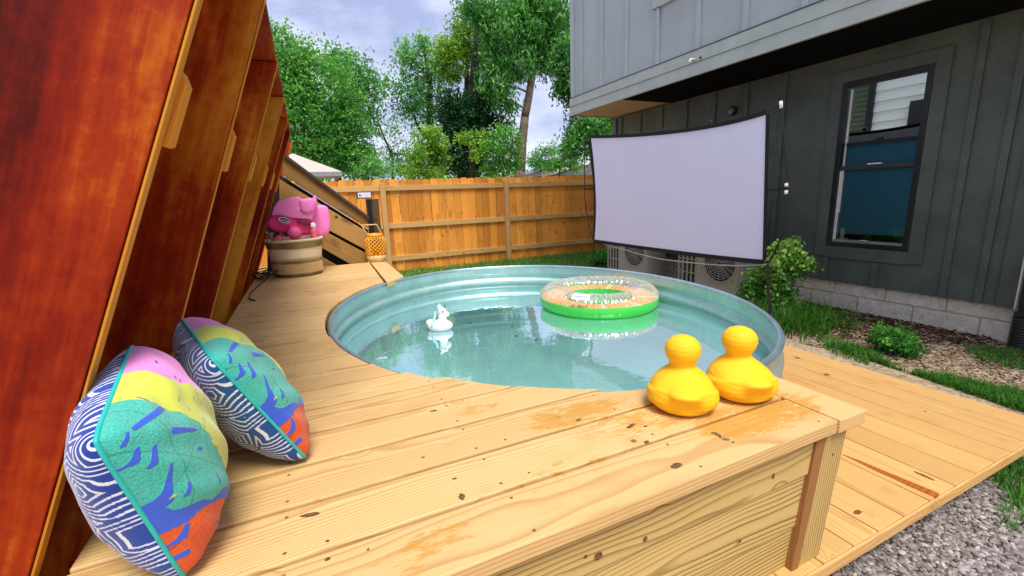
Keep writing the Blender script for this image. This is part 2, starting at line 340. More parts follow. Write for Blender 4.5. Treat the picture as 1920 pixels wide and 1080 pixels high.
# ------------------------------------------------------------------ ground
def ground():
    g = G('dirt_and_straw'); p = g.geo(); n = g.noise(p, 1.1, 5, .6); f = g.noise(p, 30, 5, .7); k = g.vor(g.map(p, (1, 2.2, 1)), 45, 'Color'); k1, k2, k3 = g.sep(k)
    c = g.mix(g.ramp(n, [(.35, 0), (.65, 1)]), (.44, .31, .19), (.78, .61, .42)); c = g.mix(g.ma('MULTIPLY', g.ramp(f, [(.45, 0), (.62, 1)]), .7), c, (.12, .075, .04))
    c = g.mix(g.ma('MULTIPLY', g.ramp(k1, [(.6, 0), (.7, 1)]), .5), c, (.60, .44, .28)); g.bump(g.ma('ADD', f, k2), .8, .02)
    m = g.set(c, .95, 0, .2)
    mb = MB(); 
    ys = [-60, -10, -2, 0, 2, 4, 5.5, 7, 8.5, 12, 30, 150]; xs = [-120, -30, -8, -2, 0, 2, 4, 6, 10, 30, 140]
    def gz(x, y): return GZ-.15*max(0, min(1, (y-4)/4))
    vs = [(x, y, gz(x, y)) for y in ys for x in xs]; n_ = len(xs)
    mb.add(vs, [(j*n_+i, j*n_+i+1, (j+1)*n_+i+1, (j+1)*n_+i) for j in range(len(ys)-1) for i in range(n_-1)])
    tag(mb.build('ground', m, smooth=True), kind='structure')
ground()
def gz(x, y): return GZ-.15*np.clip((y-4)/4, 0, 1)

# ------------------------------------------------------------------ stock-tank pool
TCX, TCY, TA, TB = 1.117, 2.204, 1.09, 1.31
def ell(off=0, z=0, n=192): return [(TCX+(TA+off)*math.cos(2*PI*k/n), TCY+(TB+off)*math.sin(2*PI*k/n), z) for k in range(n)]
tank = empty('stock_tank_pool', (TCX, TCY, GZ), 'large oval-looking corrugated galvanised stock tank filled with teal water as a pool', 'pool')
def ring_wall(prof, name, mat):
    mb = MB(); n = 192; vs = []; fs = []
    for off, z in prof: vs += ell(off, z, n)
    for i in range(len(prof)-1): fs += [(i*n+k, (i+1)*n+k, (i+1)*n+(k+1) % n, i*n+(k+1) % n) for k in range(n)]
    mb.add(vs, fs); return mb.build(name, mat, tank, smooth=True)
prof = []
zt, zb = -.599, -1.12
for i in range(90):
    z = zt+(zb-zt)*i/89
    a = .0
    if z < -.645: 
        ph = (z+.648)/.076
        a = .017*(.5-.5*math.cos(2*PI*ph))*(1 if ph < 5 else 0)
    prof.append((-.022+a*1.2-.004, z))
ring_wall(prof, 'inner_wall', m_tank)
ring_wall([(o+.008, z) for o, z in reversed(prof)], 'outer_wall', m_tankout)
n = 192; mb = MB(); vs = []; fs = []; rr = .0125
for j in range(10):
    t = 2*PI*j/10; vs += ell(-.016+rr*math.cos(t)*1.1, -.599+rr*math.sin(t), n)
for j in range(10): fs += [(j*n+k, j*n+(k+1) % n, ((j+1) % 10)*n+(k+1) % n, ((j+1) % 10)*n+k) for k in range(n)]
mb.add(vs, fs).build('rolled_rim', m_tankrim, tank, smooth=True)
mb = MB(); mb.add(ell(-.02, -1.118, 96), [tuple(range(96))]); mb.build('tank_floor', m_floor, tank)
mb = MB(); A_ = Vector((.35, 3.1, -1.112)); B_ = Vector((1.95, 1.75, -1.112)); 
mb.plank((.25, 2.75, -1.113), (2.0, 1.55, -1.113), (.018, .026, 0), (0, 0, .006)); mb.build('weld_seam', plain('weld_seam_steel', (.75, .9, .88), .4, .3), tank, bevel=.002)
# water sheet
def water():
    g = G('teal_pool_water'); p = g.geo()
    h = g.ma('ADD', g.noise(p, 5, 2, .5), g.ma('MULTIPLY', g.noise(p, 22, 2, .5), .25))
    bmp = g.n('ShaderNodeBump'); g.put(h, bmp.inputs['Height']); bmp.inputs['Strength'].default_value = .10; bmp.inputs['Distance'].default_value = .012
    gl = g.n('ShaderNodeBsdfGlossy'); gl.inputs['Roughness'].default_value = .02; gl.inputs[0].default_value = (.92, .98, 1, 1)
    tr = g.n('ShaderNodeBsdfTransparent'); tr.inputs[0].default_value = (.70, .96, .96, 1)
    df = g.n('ShaderNodeBsdfDiffuse'); df.inputs[0].default_value = (.38, .76, .77, 1)
    g.t.links.new(bmp.outputs[0], gl.inputs['Normal'])
    m0 = g.n('ShaderNodeMixShader'); m0.inputs[0].default_value = .48; g.t.links.new(tr.outputs[0], m0.inputs[1]); g.t.links.new(df.outputs[0], m0.inputs[2])
    fr = g.n('ShaderNodeFresnel'); fr.inputs[0].default_value = 1.42; g.t.links.new(bmp.outputs[0], fr.inputs['Normal'])
    fac = g.ma('MULTIPLY', fr.outputs[0], 2.5); fac = g.ma('MINIMUM', g.ma('ADD', fac, .15), 1.0)
    m1 = g.n('ShaderNodeMixShader'); g.put(fac, m1.inputs[0]); g.t.links.new(m0.outputs[0], m1.inputs[1]); g.t.links.new(gl.outputs[0], m1.inputs[2])
    g.t.links.new(m1.outputs[0], g.out.inputs[0])
    mb = MB(); mb.add(ell(-.024, WZ, 128), [tuple(range(128))]); tag(mb.build('water', g.m), kind='structure')
water()
mb = MB()
for i in range(1): pass
m_leafbit = plain('dead_leaf_brown', (.03, .022, .015), .7)
for i, (px, py) in enumerate([(962, 760), (968, 630), (881, 605), (1005, 637), (960, 612)]):
    c = at(px, py, 'z', WZ+.003); mb = MB(); s_ = .008 if i else .012; a0 = random.random()*6
    mb.add([c+Vector((math.cos(a0+k*PI/3)*s_*(1.6 if k % 3 == 0 else .6), math.sin(a0+k*PI/3)*s_*(1.6 if k % 3 == 0 else .6), .002*(k % 2))) for k in range(6)], [tuple(range(6))])
    o = mb.build('fallen_leaf', m_leafbit, solid=.001)
    tag(o, ['largest dark leaf scrap floating on the near part of the pool water', 'tiny dark leaf scrap floating in mid pool, right of the white unicorn', 'tiny dark leaf scrap floating just behind the white unicorn', 'tiny dark leaf scrap floating right in the pool middle, nearest the pool ring', 'tiny dark speck of leaf floating right of the white unicorn toward the far wall'][i], 'leaf', 'leaf scraps on the pool water')

# ------------------------------------------------------------------ bench deck round the tank
PITCH_ = .1465; Y0 = .586; XL, XR, XT = -.425, 1.148, 1.262; YF = 4.46; TH = .036
bench = empty('raised_deck', (.3, .6, GZ), 'raised pale pine deck with boards cut round the pool rim and panelled front', 'deck')
mb = MB()
def cut_x(y, off, side):
    k = 1-((y-TCY)/(TB+off))**2
    return None if k <= 0 else TCX+side*(TA+off)*math.sqrt(k)
nb = int(round((YF-Y0)/PITCH_))
for i in range(nb):
    ya = Y0+i*PITCH_; yb = ya+PITCH_-.0095; off = .004+random.uniform(-.006, .006)
    if yb < TCY-TB-off:
        poly = [(XL, ya), (XR-.002, ya), (XR-.002, yb), (XL, yb)]
    else:
        ys_ = [ya+(yb-ya)*k/10 for k in range(11)]
        front = ya < TCY
        xmax = XR-.002 if ya < 1.3 or ya > 3.2 else XR
        if not front: xmax = .457+(ya-3.2)*.037 if ya > 3.15 else XR
        pts_ = []
        for y_ in ys_:
            cx_ = cut_x(y_, off-(.03 if front and y_ < 1.35 else -.0), -1)
            if cx_ is not None and front: cx_ += {3: .04, 4: .035, 5: .028, 6: .012}.get(i, 0)
            pts_.append((min(cx_ if cx_ is not None else xmax, xmax), y_))
        poly = [(XL, ya)]+pts_+[(XL, yb)]
        # right-hand remainder between tank and trim board at the front corner
        if front and yb < 1.12:
            pr = []
            for y_ in ys_:
                c2 = cut_x(y_, off, 1)
                if c2 is not None and c2 < XR-.01: pr.append((c2, y_))
            if len(pr) > 2: mb.prism([(x_, y_, DZ-TH) for x_, y_ in pr+[(XR-.002, pr[-1][1]), (XR-.002, pr[0][1])]], (0, 0, TH), (1, 0, 0), (0, 1, 0))
    mb.prism([(x_, y_, DZ-TH) for x_, y_ in poly], (0, 0, TH), (1, 0, 0), (0, 1, 0))
mb.build('deck_boards', m_deck, bench, bevel=.0035)
mb = MB(); ts = [Y0-.004+(1.075-Y0)*k/12 for k in range(13)]
pl = [(XT, Y0-.004)]; 
for k in range(13):
    y_ = Y0+(1.05-Y0)*k/12
yy_ = 1.02
arc = []
for k in range(9):
    x_ = XT-(XT-XR)*k/8; v = 1-((x_-TCX)/(TA+.012))**2; arc.append((x_, TCY-(TB+.012)*math.sqrt(v)))
poly = [(XR+.002, Y0-.003), (XT, Y0-.003)]+arc
mb.prism([(x_, y_, DZ-TH-.001) for x_, y_ in poly], (0, 0, TH+.002), (0, 1, 0), (1, 0, 0), (.62, .2, .3))
mb.build('edge_board', m_deck, bench, bevel=.0035)
mb = MB(); x0, x1 = .74, .87
E4 = [at(*q, 'z', DZ) for q in ((694, 491), (724, 491), (757, 518), (726, 530))]
mb.prism([(q.x, q.y, DZ-TH-.001) for q in E4], (0, 0, TH+.002), Vector((-.25, .97, 0)).normalized(), Vector((.97, .25, 0)).normalized(), (.6, .5, .5))
mb.build('edge_board', m_deck, bench, bevel=.0035)
# front panel boards + corner post (the skirt leans back a little towards its foot)
def fpt(x_, y_, yp): return at(x_, y_, 'y', yp)
def edge(pt, pb, yp, z):
    a_ = fpt(*pt, yp); b_ = fpt(*pb, yp); return a_.x+(b_.x-a_.x)*(z-a_.z)/(b_.z-a_.z)
YP0 = Y0+.016; ZT_ = DZ-TH-.002
eL = lambda z: edge((1532, 826), (1481, 1080), YP0, z); eM = lambda z: edge((1549, 820), (1492, 1080), YP0, z); eR = lambda z: edge((1588, 808), (1526, 1080), YP0, z)
mb = MB(); zz = DZ-TH-.004
for hgt, tn_ in ((.109, .5), (.150, .8), (.19, .6)):
    za, zb_ = zz, zz-hgt+.0045
    yk = Y0+.022+.006*(za < DZ-TH-.01)+.005*(za < -.8)
    mb.prism([(-.42, yk, za), (eL(za)+.01, yk, za), (eL(zb_)+.01, yk, zb_), (-.42, yk, zb_)], (0, .022, 0), (1, 0, 0), (0, 0, 1), (tn_, random.random(), random.random())); zz -= hgt
mb.build('front_panel', m_pine, bench, bevel=.002)
gd = (Vector((eM(ZT_), 0, ZT_))-Vector((eM(PZ), 0, PZ))).normalized()
mb = MB(); mb.prism([(eM(ZT_)+.0005, YP0, ZT_), (eR(ZT_), YP0, ZT_), (eR(PZ), YP0, PZ), (eM(PZ)+.0005, YP0, PZ)], (0, .04, 0), gd, Vector((gd.z, 0, -gd.x)), (.5, .1, .2)); mb.build('corner_post', m_pine, bench, bevel=.002)
mb = MB(); mb.prism([(eL(ZT_), YP0-.002, ZT_), (eM(ZT_), YP0-.002, ZT_), (eM(PZ), YP0-.002, PZ), (eL(PZ), YP0-.002, PZ)], (0, .03, 0), gd, Vector((gd.z, 0, -gd.x)), (.5, .1, .2)); mb.build('corner_post_edge', wood('red_heartwood', (.34, .15, .045), (.14, .05, .012), knots=False), bench, bevel=.001)
mb = MB(); mb.box((-.41, .64, GZ), (.9, 1.0-.15, DZ-TH-.06)); mb.box((-.41, .85, GZ), (-.2, YF, DZ-TH-.02)); mb.box((-.2, 3.7, GZ), (.5, YF-.05, DZ-TH-.02))
mb.build('under_frame', plain('dark_underside_timber', (.05, .03, .015), .9), bench)
# inked lumber stamps (illegible in the photograph): small rows of dots
mb = MB(); c = at(1355, 820, 'z', DZ+.0012); dirv = (at(1377, 832, 'z', DZ+.0012)-at(1338, 812, 'z', DZ+.0012)); dn = dirv.normalized(); pn = Vector((-dn.y, dn.x, 0))
for r_ in range(3):
    for q in range(14):
        if random.random() < .8:
            o_ = c+dn*((q-6.5)/14*dirv.length)+pn*((r_-1)*.0045); s_ = .0011+random.random()*.0008
            mb.add([o_+dn*s_+pn*s_, o_-dn*s_+pn*s_, o_-dn*s_-pn*s_, o_+dn*s_-pn*s_], [(0, 1, 2, 3)])
mb.build('ink_stamp', plain('faded_black_ink', (.05, .04, .03), .8), bench)
# dark knots seen on the front boards
km = plain('dark_knot_wood', (.15, .065, .022), .6, var=.8, scale=150)
for (px, py, sx_, sy_) in [(a_, b_, c_*.78, d_*.72) for a_, b_, c_, d_ in [(1183, 798, .021, .008), (1210, 799, .007, .004), (1212, 828, .009, .006), (1268, 873, .020, .011), (1085, 787, .011, .006), (812, 770, .013, .006), (866, 931, .008, .013), (852, 897, .007, .004), (580, 965, .022, .008), (793, 857, .006, .003), (992, 886, .004, .003), (614, 1014, .005, .004), (614, 1048, .006, .005), (690, 1030, .004, .003), (947, 824, .004, .004), (600, 700, .005, .004), (620, 675, .004, .003)]]:
    c = at(px, py, 'z', DZ+.0008); a0 = random.uniform(-.3, .3)
    mb = MB(); mb.add([c+Vector((math.cos(t)*sx_*math.cos(a0)-math.sin(t)*sy_*math.sin(a0), math.cos(t)*sx_*math.sin(a0)+math.sin(t)*sy_*math.cos(a0), 0))*random.uniform(.85, 1.15) for t in [2*PI*q/12 for q in range(12)]], [tuple(range(12))]); mb.v = [(q[0], q[1], DZ+.0008) for q in mb.v]; mb.build('knot', km, bench)
P_ = Y0+.022
for (px, py, sx_, sz_) in [(1122, 1043, .010, .009), (1098, 1044, .005, .004), (1210, 1011, .006, .007), (1450, 893, .005, .008), (1387, 1015, .006, .005), (1562, 852, .003, .004)]:
    c = at(px, py, 'y', P_-.0008 if px < 1500 else Y0+.0152); mb = MB(); mb.add([c+Vector((math.cos(t)*sx_, 0, math.sin(t)*sz_)) for t in [2*PI*q/12 for q in range(12)]], [tuple(range(12))]); mb.build('knot', km, bench)

# ------------------------------------------------------------------ lower platform
plat = empty('low_platform', (2.0, 1.2, GZ), 'low pale pine platform of long boards running right of the pool to the garden bed', 'platform')
mb = MB(); xs_ = [.86, 1.013, 1.165, 1.285, 1.41, 1.535, 1.69, 1.86, 2.01, 2.16, 2.31, 2.45, 2.575, 2.695]
xs_ = [.72, .86]+[1.005, 1.15, 1.285, 1.405, 1.54, 1.69, 1.85, 1.99, 2.13, 2.265, 2.40, 2.535, 2.668]
for i in range(len(xs_)-1):
    xa, xb = xs_[i], xs_[i+1]-.004; ya = .585-.012*(xa < 1.8)*0
    def yend(x): 
        v = 1-((x-TCX)/(TA+.02))**2
        return TCY-(TB+.02)*math.sqrt(v) if v > 0 else 2.55
    ye = [(x_, min(yend(x_), 1.80)) for x_ in [xb+(xa-xb)*k/6 for k in range(7)]]
    mb.prism([(xa, .58, PZ-TH), (xb, .58, PZ-TH)]+[(x_, y_, PZ-TH) for x_, y_ in ye], (0, 0, TH), (0, 1, 0), (1, 0, 0), (random.random(), random.random(), random.random()))
mb.build('deck_boards', m_plat, plat, bevel=.0035)
mb = MB(); mb.plank((.72, .5755, PZ-.0205), (2.668, .5755, PZ-.0205), (0, 0, .037), (0, .008, 0), (.7, .3, .5)); mb.build('front_edge', m_plat, plat, bevel=.002)
mb = MB(); mb.plank((.75, .66, PZ-TH-.04), (2.6, .66, PZ-TH-.04), (0, 0, .075), (0, .035, 0)); mb.plank((2.60, .7, PZ-TH-.04), (2.60, 1.75, PZ-TH-.04), (0, 0, .075), (.035, 0, 0)); mb.plank((1.7, .7, PZ-TH-.04), (1.7, 1.1, PZ-TH-.04), (0, 0, .075), (.035, 0, 0))
mb.build('under_frame', m_pine, plat)
mb = MB()
a = at(1580, 852, 'z', PZ+.0009); b = at(1755, 930, 'z', PZ+.0009)
d_ = (b-a); nrm_ = Vector((-d_.y, d_.x, 0)).normalized()
mb.add([a+d_*t+nrm_*w_ for t, w_ in [(0, .002), (.15, .008), (.3, .013), (.5, .015), (.75, .021), (1, .024), (1.02, -.010), (.75, -.014), (.6, -.010), (.45, -.012), (.2, -.006), (0, -.002)]], [tuple(range(12))])
mb.build('heartwood_streak', wood('dark_red_heartwood', (.42, .12, .015), (.17, .03, .006), knots=False), plat)
km2 = plain('rusty_knot_wood', (.22, .07, .02), .6, var=.5, scale=60)
for (px, py, sx_, sy_) in [(1733, 892, .030, .007), (1608, 960, .008, .016), (1735, 771, .004, .005)]:
    c = at(px, py, 'z', PZ+.0009); mb = MB(); mb.add([c+Vector((math.cos(t)*sy_*random.uniform(.8, 1.2), math.sin(t)*sx_, 0)) for t in [2*PI*q/12 for q in range(12)]], [tuple(range(12))]); mb.build('knot', km2, plat)

# ------------------------------------------------------------------ leaning timber ribs on the left
ribw = empty('timber_rib_wall', (-.6, .85, GZ), 'tall wall of leaning red-brown stained timber ribs along the left of the deck', 'timber wall')
rib_y = [.85, 1.47, 2.10, 2.75, 3.40, 4.05, 4.70]
XB, XTOP, ZTOP, RT = -.425, -.03, .547, .042
mrot = Vector((XTOP-XB, 0, ZTOP-DZ)).normalized()
for i, y_ in enumerate(rib_y):
    mb = MB(); e1 = Vector((XB-.018, y_, DZ+.001)); e2 = Vector((XTOP, y_, ZTOP)); 
    RT = .034 if i == 0 else .022
    e1.x -= .012; 
    if i == 0: e1 = Vector((-.468, y_, DZ+.001)); e2 = Vector((-.012, y_, ZTOP)); 
    back = Vector((-1.0, 0, .0)); eb = e1+(e1-e2)*.42
    mb.prism([eb, e2, e2+back, eb+back], (0, RT, 0), mrot, Vector((mrot.z, 0, -mrot.x)), (random.random(), [.10, .75, .40, .95, .5, .6, .3][i], random.random()))
    o = mb.build('rib', m_rib, ribw, bevel=.002)
    dd = (e2-e1).normalized(); sd_ = Vector((dd.z, 0, -dd.x))
    mb = MB(); mb.prism([eb+sd_*.0015+Vector((0, .004, 0)), e2+sd_*.0015+Vector((0, .004, 0)), e2+sd_*.0015+Vector((0, RT-.004, 0)), eb+sd_*.0015+Vector((0, RT-.004, 0))], sd_*.004, dd, (0, 1, 0), (.7, .3, .3))
    mb.build('rib_edge', m_ribedge, ribw, bevel=.001)
    # short chamfered cleat lapped on the far side of each rib
    zc0, zc1 = (.0, .17)
    q0 = e1.lerp(e2, .600); q1 = e1.lerp(e2, .70); mb = MB(); yy = Vector((0, RT+.002, 0)); L_ = (q1-q0)
    mb.prism([q0+yy-sd_*.05, q0+yy+sd_*.007, q0+yy+sd_*.013+L_*.04, q0+yy+sd_*.013+L_*.86, q1+yy+sd_*.002, q1+yy-sd_*.05], (0, .038, 0), dd, sd_, (.9, .4, .4))
    mb.build('cleat', m_ribedge, ribw, bevel=.002)
mb = MB(); mb.plank((-.10, .80, ZTOP+.021), (-.10, 4.3, ZTOP+.021), (.14, 0, 0), (0, 0, .036)); mb.plank((-.31, .80, ZTOP+.021), (-.31, 4.3, ZTOP+.021), (.26, 0, 0), (0, 0, .036))
mb.plank((-.7, .80, ZTOP+.021), (-.7, 4.3, ZTOP+.021), (.5, 0, 0), (0, 0, .036)); mb.plank((-1.2, .80, ZTOP+.021), (-1.2, 4.3, ZTOP+.021), (.48, 0, 0), (0, 0, .036))
mb.build('top_plank', m_rib, ribw, bevel=.003)
mb = MB(); mb.plank((-1.02, .9, -.35), (-1.02, 4.2, -.35), (0, 0, .45), (.03, 0, 0)); mb.plank((-1.02, .9, .12), (-1.02, 4.2, .12), (0, 0, .45), (.03, 0, 0)); mb.build('backing', m_rib, ribw)
mb = MB(); mb.prism([(-1.03, .80, -.50), (-.86, .80, -.47), (-.85, .80, -.50), (-.95, .80, -.545), (-1.03, .80, -.56)], (0, .045, 0), (1, 0, 0), (0, 0, 1), (.8, .4, .5)); mb.build('corner_block', m_stair, ribw, bevel=.003)
mb = MB(); mb.plank((-.462, .87, DZ+.025), (-.462, 4.1, DZ+.025), (.035, 0, 0), (0, 0, .045)); 
# ------------------------------------------------------------------ stair side at the far end of the deck
stair = empty('stair_side', (.3, YF+.08, GZ), 'dark weathered stair side of sloping boards with a square post behind the barrel planter', 'staircase')
YS = YF+.07; sl = Vector((.60, 0, -.50)).normalized(); pr = Vector((-sl.z, 0, sl.x))
if pr.z < 0: pr = -pr
def sp(px, py): return at(px, py, 'y', YS)
for quad, nm in ([(530, 293), (690, 411), (690, 428), (530, 327)], 'handrail_board'), ([(524, 336), (690, 436), (690, 471), (524, 382)], 'side_board'), ([(524, 388), (690, 477), (690, 514), (524, 420)], 'side_board'), ([(524, 436), (705, 540), (705, 575), (524, 510)], 'side_board'):
    Q = [sp(*q) for q in quad]; d_ = (Q[1]-Q[0]).normalized(); mb = MB(); mb.prism(Q, (0, .035, 0), d_, Vector((-d_.z, 0, d_.x))); mb.build(nm, m_stair, stair, bevel=.003)
Q = [sp(*q)+Vector((0, -.03, 0)) for q in [(530, 286), (692, 406), (692, 412), (530, 293)]]; d_ = (Q[1]-Q[0]).normalized(); mb = MB(); mb.prism(Q, (0, .11, 0), d_, Vector((-d_.z, 0, d_.x))); mb.build('handrail_cap', plain('dark_rail_cap', (.05, .035, .03), .7), stair, bevel=.002)
Q = [sp(*q)+Vector((0, .01, 0)) for q in [(552, 341), (660, 409), (660, 412), (552, 345)]]; mb = MB(); mb.prism(Q, (0, .008, 0), (1, 0, 0), (0, 0, 1)); mb.build('bright_gap_strip', m_white, stair)  # added white strip, paints the bright line in the gap under the handrail
mb = MB(); c = sp(699, 373); mb.prism([(c.x-.055, YS+.02, c.z), (c.x+.055, YS+.02, c.z), (c.x+.055, YS+.02, GZ), (c.x-.055, YS+.02, GZ)], (0, .09, 0), (0, 0, 1), (1, 0, 0)); mb.build('post', plain('dark_brown_post', (.09, .055, .018), .7, var=.4), stair, bevel=.004)
mb = MB(); mb.box((c.x-.055, YS-.03, DZ), (c.x-.02, YS+.015, c.z-.02)); mb.build('post_strip', m_black, stair)
mb = MB(); mb.prism([sp(*q)+Vector((0, .09, 0)) for q in [(500, 312), (692, 432), (692, 560), (500, 560)]], (0, .03, 0), (1, 0, 0), (0, 0, 1)); mb.build('backing', plain('deep_brown_gap_shade', (.03, .018, .01), .9), stair)  # added dark sheet, paints the darkness seen between the stair boards
mb = MB()
c = sp(683, 366)+Vector((0, -.01, 0)); pl_ = empty('solar_light', (c.x, c.y, c.z-.03), 'small white rectangular light with dark rim on top of the stair post', 'light')
mb.box((c.x-.068, c.y, c.z-.032), (c.x+.068, c.y+.03, c.z+.032)); mb.build('rim', m_blackgloss, pl_, bevel=.006)
mb = MB(); mb.box((c.x-.060, c.y-.006, c.z-.024), (c.x+.060, c.y-.001, c.z+.024)); mb.build('panel', plain('pale_lavender_panel', (.72, .73, .86), .3), pl_, bevel=.002)
mb = MB(); mb.add([(c.x-.045, c.y-.0075, c.z+.012), (c.x-.038, c.y-.0075, c.z+.012), (c.x-.03, c.y-.0075, c.z-.012), (c.x-.036, c.y-.0075, c.z-.010), (c.x-.041, c.y-.0075, c.z+.0), (c.x-.047, c.y-.0075, c.z-.012), (c.x-.05, c.y-.0075, c.z-.012)], [tuple(range(7))]); mb.build('mark', m_blackgloss, pl_)

# ------------------------------------------------------------------ fence
YFN = 8.0; ZF = -1.30; ZTF = .335
fence = empty('picket_fence', (2.5, YFN, ZF), 'tall orange cedar privacy fence with dog-eared pickets across the back of the yard', 'fence')
mb = MB(); x = -2.4
while x < 9:
    w_ = .134+random.uniform(-.004, .004); zt_ = ZTF+random.uniform(-.008, .01); c_ = .025
    mb.prism([(x, YFN, ZF+random.uniform(0, .02)), (x+w_, YFN, ZF), (x+w_, YFN, zt_-c_), (x+w_-c_, YFN, zt_), (x+c_, YFN, zt_), (x, YFN, zt_-c_)], (0, .018, 0), (0, 0, 1), (1, 0, 0)); x += w_+random.uniform(.003, .012)
mb.build('pickets', m_fence, fence)
for z_ in (.19, -.455, -1.03):
    mb = MB(); 
    for a_, b_ in ((-2.4, 1.2), (1.29, 3.51), (3.6, 5.9), (5.99, 9)): mb.plank((a_, YFN-.02, z_), (b_, YFN-.02, z_), (0, 0, .088), (0, .036, 0))
    mb.build('rail', m_rail, fence, bevel=.003)
for x_ in (-1.1, 1.245, 3.555, 5.945):
    mb = MB(); mb.plank((x_, YFN-.045, ZF-.02), (x_, YFN-.045, .27), (.088, 0, 0), (0, .088, 0)); mb.build('post', m_rail, fence, bevel=.004)

# ------------------------------------------------------------------ house on the right
m_siding = plain('charcoal_green_siding', (.085, .108, .090), .6, var=.2, scale=5, bump=.3, bscale=260)
m_siding2 = plain('skylit_blue_grey_siding', (.36, .42, .445), .5, var=.06, scale=4, bump=.25, bscale=260)  # house paint toned lighter, its sky light put into the colour
m_trim2 = plain('skylit_grey_fascia', (.38, .44, .42), .5, var=.1, scale=6, bump=.3, bscale=120)  # fascia colour likewise lightened for the sky light on it
m_trimd = plain('dark_trim_paint', (.06, .07, .065), .5, var=.1, scale=8)
HX, HY0, HY1, FX = 4.33, 1.235, 5.67, 3.565
house = empty('house', (HX, 3.5, GZ), 'dark charcoal two-storey house with board and batten siding and overhanging upper floor', 'house')
WY0, WY1, WZ0, WZ1 = 1.87, 2.49, -.56, .83
mb = MB(); x1 = HX+.12
mb.box((HX, WY1, -.885), (x1, HY1, 1.05)); mb.box((HX, HY0, -.885), (x1, WY0, 1.05)); mb.box((HX, WY0, -.885), (x1, WY1, WZ0)); mb.box((HX, WY0, WZ1), (x1, WY1, 1.05))
mb.box((HX+.121, HY1-.1, -.885), (HX+5, HY1, 1.05)); mb.box((HX+.15, -2.5, -.885), (HX+.25, HY0-.002, 1.05))
mb.build('lower_wall', m_siding, house)
mb = MB()
for y_ in (1.42, 1.62, 3.02, 3.43, 3.84, 4.25, 4.66, 5.07, 5.48): mb.box((HX-.02, y_-.022, -.885), (HX-.0005, y_+.022, 1.03))
for y_ in (2.08, 2.48): mb.box((HX-.02, y_-.022, -.885), (HX-.0005, y_+.022, -.672))
mb.box((HX-.024, HY0, -.885), (HX-.0005, HY0+.09, 1.03)); mb.box((HX-.024, HY1-.09, -.885), (HX-.0005, HY1, 1.03))
mb.build('battens', m_siding, house, bevel=.002)
mb = MB(); mb.box((HX-.028, HY0-.012, -.885), (HX-.001, HY0-.002, 1.03)); mb.build('corner_bead', m_white, house)
mb = MB(); mb.box((HX+.03, -2.4, GZ-.3), (HX+.3, HY1-.03, -.887)); mb.box((HX+.3, HY1-.2, GZ-.3), (HX+5, HY1-.03, -.887))
g = G('split_face_foundation'); p = g.geo(); br = g.n('ShaderNodeTexBrick'); g.put(g.comb(g.sep(p)[1], g.ma('ADD', g.sep(p)[2], 1.19), 0), br.inputs['Vector']); br.inputs['Scale'].default_value = 1
br.inputs['Brick Width'].default_value = .40; br.inputs['Row Height'].default_value = .195; br.inputs['Mortar Size'].default_value = .006; br.inputs['Color1'].default_value = (.86, .80, .68, 1); br.inputs['Color2'].default_value = (.80, .72, .58, 1); br.inputs['Mortar'].default_value = (.5, .42, .30, 1)
h = g.noise(p, 16, 5, .65); c = g.mix(g.ramp(h, [(.4, 0), (.7, .4)]), br.outputs[0], (.62, .48, .30)); g.bump(g.ma('ADD', g.ma('MULTIPLY', h, 1.2), g.ma('MULTIPLY', br.outputs['Fac'], -.5)), 1, .03); g.set(c, .9)
mb.build('foundation', g.m, house)
# upper storey
ZS = 1.06; ZB = 1.285; YU0 = -2.6
mb = MB(); mb.box((FX+.03, YU0, ZB-.02), (HX+5, HY1-.02, 5.4)); mb.build('upper_wall', m_siding2, house)
mb = MB(); mb.box((FX, YU0, ZS), (FX+.029, HY1, ZB)); mb.box((FX+.03, HY1-.019, ZS), (HX+5, HY1, ZB)); mb.build('fascia', m_trim2, house, bevel=.003)
mb = MB(); mb.box((FX-.004, YU0, ZS+.115), (FX-.0005, HY1, ZS+.119)); mb.build('fascia_seam', m_trimd, house)
mb = MB()
for y_ in (4.95, 4.47, 3.96, 3.42, 2.91, 2.40, 1.9, 1.4, .9, .4): mb.box((FX+.006, y_-.02, ZB+.012), (FX+.0295, y_+.02, 5.4 if y_ > 4.2 or y_ < 1 else 1.84))
mb.box((FX+.006, HY1-.09, ZB+.012), (FX+.0295, HY1-.0205, 5.4)); mb.box((FX+.006, 5.38, ZB+.012), (FX+.0295, 5.42, 5.4))
mb.box((FX, 3.94, 1.85), (FX+.0295, 4.04, 5.4))
mb.build('battens', m_siding2, house, bevel=.002)
mb = MB(); mb.box((FX-.002, YU0, ZB-.0), (FX+.0292, HY1, ZB+.010)); mb.build('drip_edge', m_trimd, house)
mb = MB(); mb.box((FX, 1.5, 1.842), (FX+.0290, 3.939, 1.93)); mb.build('upper_window_apron', m_trim2, house, bevel=.002)
mb = MB(); mb.box((FX+.029, 4.90-.3, ZS+.01), (HX+.12, HY1-.03, ZS+.03)); mb.build('soffit', plain('tan_soffit_board', (.55, .40, .24), .8), house, label='tan bare soffit board at the far corner')
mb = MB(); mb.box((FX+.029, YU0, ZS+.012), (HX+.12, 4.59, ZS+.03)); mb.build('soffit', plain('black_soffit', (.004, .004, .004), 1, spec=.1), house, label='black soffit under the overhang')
mb = MB(); mb.box((FX-.2, YU0-.2, 5.4), (HX+5.2, HY1+.2, 5.55)); mb.build('roof', plain('dark_roof_edge', (.06, .06, .065), .8), house)
